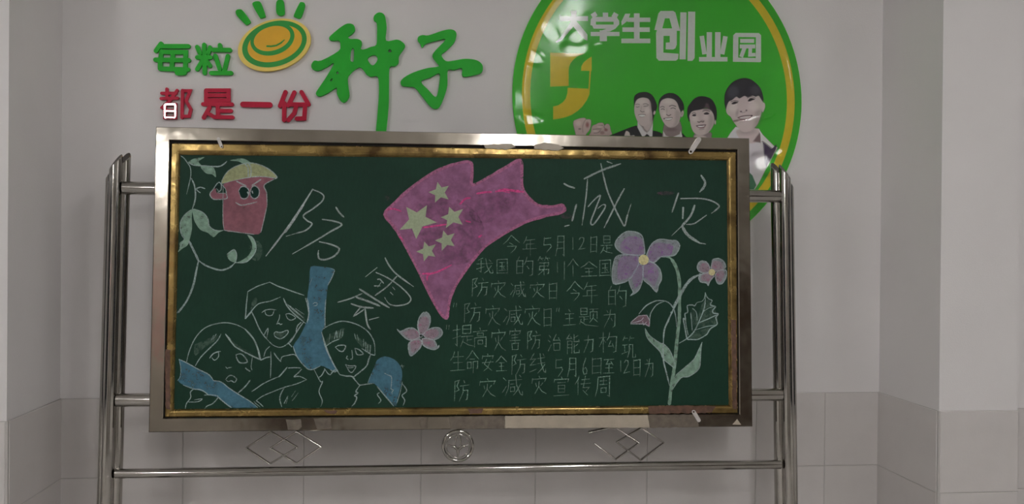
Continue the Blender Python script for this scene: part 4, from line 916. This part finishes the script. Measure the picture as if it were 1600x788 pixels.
# vine on the left
mb = MB()
for r in ([(115,75),(135,58),(160,50),(215,42),(185,62),(180,75),(195,95),(150,92)], [(190,100),(240,95),(275,112),(285,165),(262,148),(225,142)],
          [(135,365),(90,400),(65,450),(68,500),(90,545),(62,570),(64,600),(50,628),(80,605),(110,585),(125,545),(138,480),(136,420)],
          [(140,360),(200,378),(232,415),(245,465),(280,492),(330,493),(300,508),(270,535),(235,508),(190,490),(155,440),(145,400)],
          [(480,522),(515,540),(533,585),(522,640),(470,690),(410,693),(440,680),(478,655),(505,615),(506,570)], [(352,645),(372,622),(395,614),(410,632),(414,655),(405,690),(370,678)]):
    fill(mb, cc(r), 'fill', 3)
vine = CH(mb, 'chalk_vine', 'c_leaf', 'pale green chalk vine with leaves')
mb = MB()
for st, w_ in (([(60,30),(85,45),(105,70),(128,108),(130,160),(118,215),(105,270)], 1.4), ([(135,175),(155,225),(158,300),(140,360)], 2.2), ([(165,235),(190,228),(218,236)], 1.8), ([(165,240),(175,252),(190,262)], 1.4),
               ([(240,98),(300,100),(330,88),(352,68)], 2.0), ([(120,560),(150,620),(178,680)], 3.4), ([(178,680),(165,740),(146,830),(110,920),(60,990),(45,1000)], 2.8), ([(180,680),(220,708),(270,728),(320,738),(370,722),(405,690)], 2.6),
               ([(62,600),(90,545)], 1.4), ([(355,640),(395,612),(412,640),(408,690)], 1.4), ([(405,692),(470,688),(520,640),(532,590),(512,540),(480,522)], 1.6), ([(135,365),(90,400),(65,450),(70,510),(90,545)], 1.2), ([(140,362),(200,380),(235,420),(245,465),(280,492),(330,493)], 1.3), ([(115,75),(150,92),(195,95),(240,96)], 1.5)):
    line(mb, cc(st), w_, 'line')
CH(mb, 'outline', 'c_line', 'brighter chalk lines', vine)
mb = MB(); poly(mb, [circle(400, 392, 10, 16)], bp, BD+.0002); CH(mb, 'chalk_smear', 'c_haze', 'rubbed chalk dust')

# children and blue shapes
K5 = (265, 490, 5.085); K6 = (370, 400, 4.378); K7 = (400, 480, 4.776)
def a5(p): return T(p, *K5)
def a6(p): return T(p, *K6)
def a7(p): return T(p, *K7)
def figure(lab, lines, hatch=()):
    mb = MB()
    for st, w_ in lines: line(mb, st, w_)
    o = CH(mb, 'chalk_child', 'c_line', lab)
    if hatch:
        mb = MB()
        for h in hatch: fill(mb, h, 'fill', 3)
        CH(mb, 'hair_shading', 'c_haze', 'rubbed chalk shading', o)
figure('chalk outline of a child with round hair, lower left', [(a5(p), w_) for p, w_ in [
    ([(135,385),(160,290),(215,180),(300,105),(430,74),(530,90),(600,125)], 1.5), ([(600,125),(665,200),(700,280),(720,368)], 2.4), ([(205,415),(250,345),(330,265),(380,215),(408,165)], 1.6), ([(445,165),(480,215),(520,265)], 2.0), ([(520,265),(610,315),(720,368)], 2.0),
    ([(705,290),(715,340),(722,368)], 2.6), ([(658,345),(648,420),(655,450)], 1.0), ([(640,530),(600,582),(545,632)], 1.8), ([(318,355),(345,322),(375,308),(405,302)], 1.7), ([(388,305),(388,345),(358,372),(335,352)], 1.2),
    ([(528,328),(575,325),(618,385),(560,392),(535,360),(528,328)], 1.8), ([(445,425),(458,437),(470,432),(495,428)], 1.3), ([(603,435),(620,448),(640,460)], 1.9), ([(445,525),(470,498),(500,495),(532,522),(515,548),(490,535),(465,542),(445,525)], 1.5),
    ([(370,165),(345,205)], 1.2), ([(350,175),(330,215)], 1.0), ([(460,180),(485,205)], 1.3), ([(195,600),(165,625),(168,668),(135,715),(125,755)], 1.4), ([(150,705),(225,702),(258,680),(195,688)], 1.2), ([(275,650),(330,648),(385,662),(345,715),(300,735),(280,755)], 1.4)]],
    [a5([(200,250),(240,230),(330,190),(380,170),(360,220),(280,270),(215,330),(195,320)]), a5([(455,180),(520,235),(600,290),(690,340),(620,300),(540,280),(500,250)])])
figure('chalk outline of a child with swept hair, in the middle', [(a6(p), w_) for p, w_ in [
    ([(57,430),(62,390),(65,340),(75,245)], 1.6), ([(75,245),(110,225),(150,205),(225,180)], 1.6), ([(225,180),(275,205),(330,225),(400,250),(460,270)], 1.8), ([(57,430),(100,378),(150,328),(230,310),(298,282)], 1.5), ([(57,430),(80,405),(98,385)], 2.2), ([(470,290),(482,330),(492,400),(480,450)], 1.4),
    ([(100,380),(122,425),(150,490),(180,540),(212,577)], 1.7), ([(212,577),(250,612),(300,626),(350,600),(378,560)], 1.3), ([(455,455),(420,505),(380,570),(362,596)], 1.8), ([(352,596),(375,622)], 2.8), ([(320,292),(345,345),(395,400),(470,462)], 1.9), ([(360,340),(400,375),(455,425)], 1.1), ([(345,330),(390,375),(440,410)], 1.0), ([(400,360),(460,400)], 1.0), ([(405,520),(415,480),(440,455)], 1.6),
    ([(172,388),(195,372),(230,366),(268,370)], 1.4), ([(192,378),(200,402),(225,410),(245,402),(255,374)], 1.3), ([(335,400),(362,396),(402,422),(375,440),(348,430),(335,400)], 1.4), ([(293,402),(290,430),(272,468)], 1.2), ([(275,466),(290,462),(298,470),(312,465)], 1.5),
    ([(255,530),(268,520),(300,525),(345,510),(350,528),(325,555),(295,568),(262,552),(255,530)], 1.5), ([(185,545),(200,515),(215,498),(205,560)], 1.4), ([(225,620),(198,648),(185,690)], 1.2), ([(165,714),(200,697),(228,692)], 1.8), ([(232,655),(234,720),(232,785),(230,835)], 1.1), ([(255,665),(275,695),(302,725)], 1.7), ([(300,720),(310,692),(345,682),(390,675),(412,692)], 1.3)]],
    [a6([(95,370),(105,310),(130,285),(140,320),(110,365)]), a6([(265,525),(340,518),(330,550),(295,562),(270,548)]), a6([(330,300),(370,350),(450,400),(465,450),(400,400)])])
figure('chalk outline of a child with a bowl haircut, right of the blue cloth', [(a7(p), w_) for p, w_ in [
    ([(500,165),(555,132),(640,106),(740,125),(820,170),(865,225),(885,280),(888,360)], 1.6), ([(888,360),(865,355),(845,345),(790,310)], 1.8), ([(525,290),(570,260),(620,240)], 1.4), ([(545,265),(552,200)], .9), ([(585,240),(600,180),(605,235)], 1.1), ([(622,225),(635,165)], 1.0), ([(645,220),(650,170)], .8),
    ([(735,200),(745,240)], 1.0), ([(755,205),(765,250)], .8), ([(805,295),(802,240)], 1.0), ([(820,325),(818,260)], 1.1), ([(850,345),(855,285)], 1.6), ([(835,335),(832,280)], 1.0),
    ([(490,190),(508,250),(535,330),(565,400),(600,465),(625,505)], 1.9), ([(625,505),(670,515),(720,520),(740,548)], 1.9), ([(725,525),(770,490),(825,440),(840,395),(858,350)], 1.9),
    ([(592,300),(620,286),(668,290),(650,330),(620,326),(592,300)], 1.7), ([(738,308),(768,318),(800,350),(755,355),(738,308)], 1.7), ([(682,365),(675,382),(690,392)], 1.5), ([(715,322),(720,382),(703,390)], 1.3), ([(668,430),(700,440),(745,442),(720,485),(698,482),(668,430)], 1.5), ([(685,450),(700,455),(728,450)], 1.0),
    ([(720,525),(748,555),(775,582),(830,575),(880,570)], 1.6), ([(600,465),(575,480),(560,500)], 2.0), ([(510,460),(540,500),(560,505)], 1.3), ([(775,585),(745,630),(760,642),(736,662),(752,676),(735,720),(715,740)], 1.8),
    ([(435,470),(480,555),(496,560),(470,630),(495,700),(482,745)], 1.4), ([(515,465),(490,510),(470,525)], 1.4)]],
    [a7([(525,290),(530,230),(600,180),(660,160),(640,230),(580,260)]), a7([(735,200),(790,250),(860,290),(850,345),(800,310),(745,245)]), ])
figure('chalk outlines of reaching arms along the bottom edge', [(a7(p), w_) for p, w_ in [
    ([(-30,630),(0,610),(50,575),(110,545),(170,520)], 1.5), ([(170,522),(195,495),(232,450)], 2.0), ([(240,456),(290,453),(335,456)], 1.5), ([(340,465),(315,492),(285,520),(325,518),(378,542)], 1.5), ([(378,542),(300,575),(210,600),(120,635),(50,665),(0,700)], 1.4), ([(210,605),(185,650),(178,690),(192,745)], 1.6), ([(210,720),(225,690),(238,665)], 1.4), ([(225,720),(238,680)], 1.2),
    ([(265,670),(295,625)], .9), ([(280,690),(315,640)], .9), ([(270,700),(300,660)], .8)]])
figure('jagged chalk lines of a torn sleeve beside the blue shape', [(a7(p), w_) for p, w_ in [([(1080,440),(1105,441)], 1.4), ([(1088,430),(1096,455)], 1.0), ([(1090,570),(1125,625),(1090,660),(1110,695),(1098,735)], 1.6), ([(920,640),(905,655),(932,695),(912,722)], 1.5), ([(0,700),(30,720),(55,745)], 1.0), ([(-10,715),(20,740)], .8)]])
def blue(pts, lines, lab):
    mb = MB(); fill(mb, pts, 'fill2', 2); o = CH(mb, 'chalk_cloth', 'c_blue', lab); mb = MB()
    for st, w_ in lines: line(mb, st, w_)
    CH(mb, 'outline', 'c_line', 'white chalk edge', o)
blue(a6([(505,75),(560,72),(640,82),(670,100),(642,160),(622,210),(612,300),(602,400),(598,485),(580,530),(600,610),(640,700),(690,785),(650,782),(610,765),(575,752),(505,778),(460,750),(410,690),(385,620),(425,560),(470,470),(490,400),(482,290),(490,230),(498,150)]),
     [(a6(p), w_) for p, w_ in [([(670,100),(645,160),(622,200)], 1.4), ([(608,300),(603,400),(604,490)], 1.6), ([(604,490),(585,505)], 1.4), ([(585,540),(605,620),(640,700),(685,780)], 1.5), ([(385,620),(412,690),(460,752),(505,780),(570,755)], 1.5), ([(480,290),(490,330),(494,400),(482,460)], 1.2), ([(520,330),(535,320),(550,325),(545,340),(525,342)], 1.0), ([(668,95),(640,86)], 1.2), ([(640,780),(670,795),(690,780)], 1.4), ([(515,150),(498,200)], .8)]], 'blue chalk cloth hanging between two children')
blue(a5([(75,365),(130,390),(230,445),(310,485),(350,535),(410,545),(470,590),(550,645),(640,700),(700,748),(600,748),(490,748),(440,710),(380,665),(310,650),(280,625),(190,600),(110,570),(68,535),(85,500),(88,430)]),
     [(a5(p), w_) for p, w_ in [([(75,365),(130,390),(230,445),(310,485),(350,535)], 1.5), ([(350,535),(410,545),(470,592),(550,645),(640,700),(700,748)], 1.5), ([(110,570),(190,600),(240,605),(280,625),(310,650)], 1.6), ([(385,665),(440,712),(490,748)], 1.9), ([(75,365),(88,430),(85,500),(62,535)], 1.0), ([(690,690),(740,740)], 1.0), ([(670,700),(720,745)], .8)]], 'blue chalk cloth running diagonally in the lower left corner')
blue(a7([(835,565),(860,500),(890,430),(905,395),(960,368),(1030,390),(1070,430),(1090,480),(1086,560),(1062,660),(1045,740),(1000,700),(930,620),(880,570)]),
     [(a7(p), w_) for p, w_ in [([(905,595),(960,660),(1028,740)], 1.8), ([(960,495),(990,510),(1010,520),(1012,560),(1008,610),(1025,620),(1012,640),(1020,650)], 1.3), ([(1092,560),(1075,640),(1050,720)], 1.0), ([(835,565),(860,500)], 1.2)]], 'blue chalk shape near the bottom edge under the small flower')

# flowers
def petal(flower, pts, core, mat2):
    mb = MB(); fill(mb, pts, 'fill', 3); p = CH(mb, 'petal', 'c_petal', None, flower)
    P = [Vector(q) for q in pts]; c = sum(P, Vector((0, 0)))/len(P); k = Vector(core)
    inner = [k + (q-k)*.80*(1-.06*0) + (c-k)*.06 for q in P]
    mb = MB(); fill(mb, inner, 'fill2', 3); CH(mb, 'petal_tint', mat2, None, flower)
    mb = MB(); line(mb, list(pts)+[pts[0]], 1.5, 'line', 3, taper=(1, 1), wob=.5); CH(mb, 'petal_outline', 'c_line', None, flower)
def flower(lab, petals, core, cr, mat2, corecol):
    mb = MB(); poly(mb, [circle(core[0], core[1], cr, n=20)], bp, BD+LV['top']); f = CH(mb, 'chalk_flower', corecol, lab)
    for p in petals: petal(f, p, core, mat2)
    return f
CG = (600, 470, 7.883)
def cg(p): return T(p, *CG)
f = flower('small pale pink chalk flower with five petals', [cg(p) for p in [
    [(455,430),(415,330),(430,220),(485,145),(505,160),(520,140),(560,180),(572,250),(550,330),(510,385)], [(480,415),(540,360),(620,332),(690,340),(722,395),(690,450),(610,485),(520,460)],
    [(470,470),(530,465),(600,480),(640,520),(655,570),(676,556),(668,580),(620,605),(550,590),(480,545)], [(440,470),(470,520),(440,590),(380,650),(325,680),(300,590),(310,520),(360,485)], [(440,450),(340,490),(270,465),(200,400),(165,355),(200,380),(280,345),(360,338),(430,395)]]], cg([(453,432)])[0], 2.2, 'c_rose', 'c_black')
mb = MB(); line(mb, list(circle(*cg([(453,432)])[0], 2.4, n=10))+[circle(*cg([(453,432)])[0], 2.4, n=10)[0]], 1.2, 'top'); CH(mb, 'centre_ring', 'c_line', None, f)
CL = (940, 350, 5.255)
def cl(p): return T(p, *CL)
flower('large violet chalk flower with a yellow centre', [cl(p) for p in [
    [(355,245),(350,170),(330,95),(270,65),(200,65),(140,110),(110,160),(125,205),(180,245),(260,255),(310,258)], [(370,250),(410,165),(480,125),(560,135),(612,138),(642,180),(610,250),(560,265),(490,270),(430,320),(390,300)],
    [(300,258),(200,252),(120,268),(95,340),(85,400),(97,490),(170,485),(230,455),(270,390),(305,330)], [(305,330),(260,420),(225,462),(240,520),(260,562),(240,588),(300,550),(335,470),(340,400),(335,345)],
    [(345,335),(340,450),(400,505),(450,560),(470,500),(492,450),(480,375),(430,322),(390,310)]]], cl([(345,295)])[0], 8, 'c_violet', 'c_yellow')
flower('small rose chalk flower with four petals on the right', [cl(p) for p in [
    [(890,360),(860,312),(810,308),(785,350),(800,390),(850,405),(885,390)], [(900,372),(910,300),(940,285),(975,288),(1010,320),(1014,365),(950,385),(915,400)],
    [(930,420),(960,385),(1018,378),(1025,430),(990,490),(950,485)], [(925,430),(890,470),(875,505),(860,485),(810,475),(800,430),(850,405),(900,410)]]], cl([(905,398)])[0], 5, 'c_rose', 'c_yellow')
CS = (970, 440, 3.94)
def cs(p): return T(p, *CS)
mb = MB(); line(mb, [(1035,401),(1046.6,403),(1054,413),(1059,426),(1061.8,445),(1061.8,464),(1061.6,490),(1061,504),(1058,529),(1055,562),(1052.5,582),(1049,602),(1046,631)], 5.0, 'fill', taper=(.5, 1))
stem = CH(mb, 'chalk_stem', 'c_leaf', 'pale green chalk stems and leaves of the large flower')
mb = MB()
line(mb, [(1094,429),(1081,435.6),(1071,447),(1063.7,460),(1055,476),(1050,489)], 4.4, 'fill2'); line(mb, [(1050,488),(1043.6,502),(1038,516),(1036.5,534)], 2.4); line(mb, cs([(262,370),(262,480),(280,560),(300,640)]), 2.2)
line(mb, cs([(112,200),(150,155),(190,130),(230,118),(290,128),(330,180),(345,280)]), 1.8); line(mb, cs([(178,235),(185,195),(220,145),(270,122)]), 1.4); line(mb, cs([(360,380),(410,350),(450,310),(480,250),(515,160),(520,80)]), 1.8); line(mb, cs([(310,190),(312,200)]), 3.5); line(mb, cs([(292,240),(292,250)]), 3.5)
line(mb, cs([(440,305),(436,250),(430,190)]), 1.4); line(mb, cs([(415,330),(402,270),(398,230)]), 1.0); line(mb, cs([(480,255),(540,230),(592,205)]), 1.5); line(mb, cs([(455,300),(520,280),(585,268)]), 1.0); line(mb, cs([(470,240),(465,190),(440,165)]), 1.2); line(mb, cs([(502,190),(540,165),(575,155)]), .9)
line(mb, cs([(520,70),(530,95),(545,110),(562,118),(552,145),(582,155),(566,178),(570,195),(600,200),(585,222),(590,240),(592,265),(560,285),(545,300),(530,325),(500,345),(470,358),(430,357),(408,352),(395,290),(385,230),(398,235),(395,200),(412,188),(410,150),(440,145),(455,150),(470,130),(500,122),(515,100),(520,70)]), 1.7)
line(mb, cs([(150,290),(180,335),(240,378),(270,390),(310,440),(335,530),(300,510),(260,475),(240,430),(180,370),(155,330),(150,290)]), 1.3); line(mb, cs([(500,375),(492,440),(490,480),(480,540),(420,585),(370,595),(320,665)]), 1.3); line(mb, cs([(340,575),(400,525),(450,480),(480,420),(500,375)]), 1.3)
CH(mb, 'outline', 'c_line', 'brighter chalk lines', stem)
mb = MB()
for r in ([(150,290),(180,335),(240,378),(270,390),(310,440),(335,530),(300,510),(260,475),(240,430),(180,370),(155,330)], [(500,375),(492,440),(490,480),(480,540),(420,585),(370,595),(320,665),(310,640),(340,575),(400,525),(450,480),(480,420)]): fill(mb, cs(r), 'fill2', 3)
CH(mb, 'leaf', 'c_leaf', None, stem)
mb = MB(); fill(mb, cs([(430,190),(450,165),(468,200),(475,250),(450,275),(438,240)]), 'fill2', 3); fill(mb, cs([(410,352),(450,310),(520,290),(580,270),(530,320),(470,355)]), 'fill2', 3); fill(mb, cs([(385,235),(400,250),(412,320),(405,345)]), 'fill2', 3); fill(mb, cs([(500,140),(545,120),(590,200),(585,265),(500,280),(470,260)]), 'fill', 3)
CH(mb, 'serrated_leaf', 'c_haze', None, stem)
mb = MB(); fill(mb, cs([(62,252),(110,212),(160,208),(178,240),(175,278),(140,265),(100,262)]), 'fill2', 2); bud = CH(mb, 'chalk_bud', 'c_rose', 'small drooping rose chalk bud')
mb = MB(); line(mb, cs([(62,252),(110,212),(160,208),(178,240),(175,278),(150,262),(62,262),(62,252)]), 1.3, sm=0); line(mb, cs([(62,258),(120,242),(140,222)]), 1.1); line(mb, cs([(135,245),(140,268),(158,250)]), 1.1); CH(mb, 'outline', 'c_line', None, bud)
# wiped and dusty places
mb = MB()
for cx, cy, rx, ry in ((1040, 302, 14, 3), (885, 338, 9, 4), (604, 310, 5, 4)): mb = MB(); poly(mb, [circle(cx, cy, rx, ry, 20)], bp, BD+.00025); CH(mb, 'chalk_smear', 'c_flag_dark', 'faint reddish smear')

# red notice opposite the stand (its mirror image shows in the left frame rail)
def mirror_hit(p):
    l = bp(p, 0); P = STAND_M @ l; v = (P-CAM).normalized(); v = v - 2*v.dot(SY)*SY; t = (RYF+.02-P.y)/v.y; return P+v*t
a = mirror_hit((250, 415)); b = mirror_hit((275, 540)); zt, zb = a.z, b.z; xs_ = sorted((a.x, b.x))
nt_ = empty('red_notice', (xs_[0], RYF, min(zt, zb))); tag(nt_, 'tall red wall notice with pale blocks on the wall behind the camera', 'poster')
mb = MB(); wN = max(.25, xs_[1]-xs_[0]); hN = abs(zt-zb); mb.box((0, .0, 0), (wN, .02, hN)); mb.build('panel', surf('red_notice_panel', (.7, .03, .06), .4), nt_)
mb = MB(); mb.box((.05, .0205, hN*.08), (wN-.04, .022, hN*.8)); mb.build('pale_sheet', surf('pale_sheet', (.6, .5, .48), .6, .3, 8), nt_)
print('NOTICE', a, b)
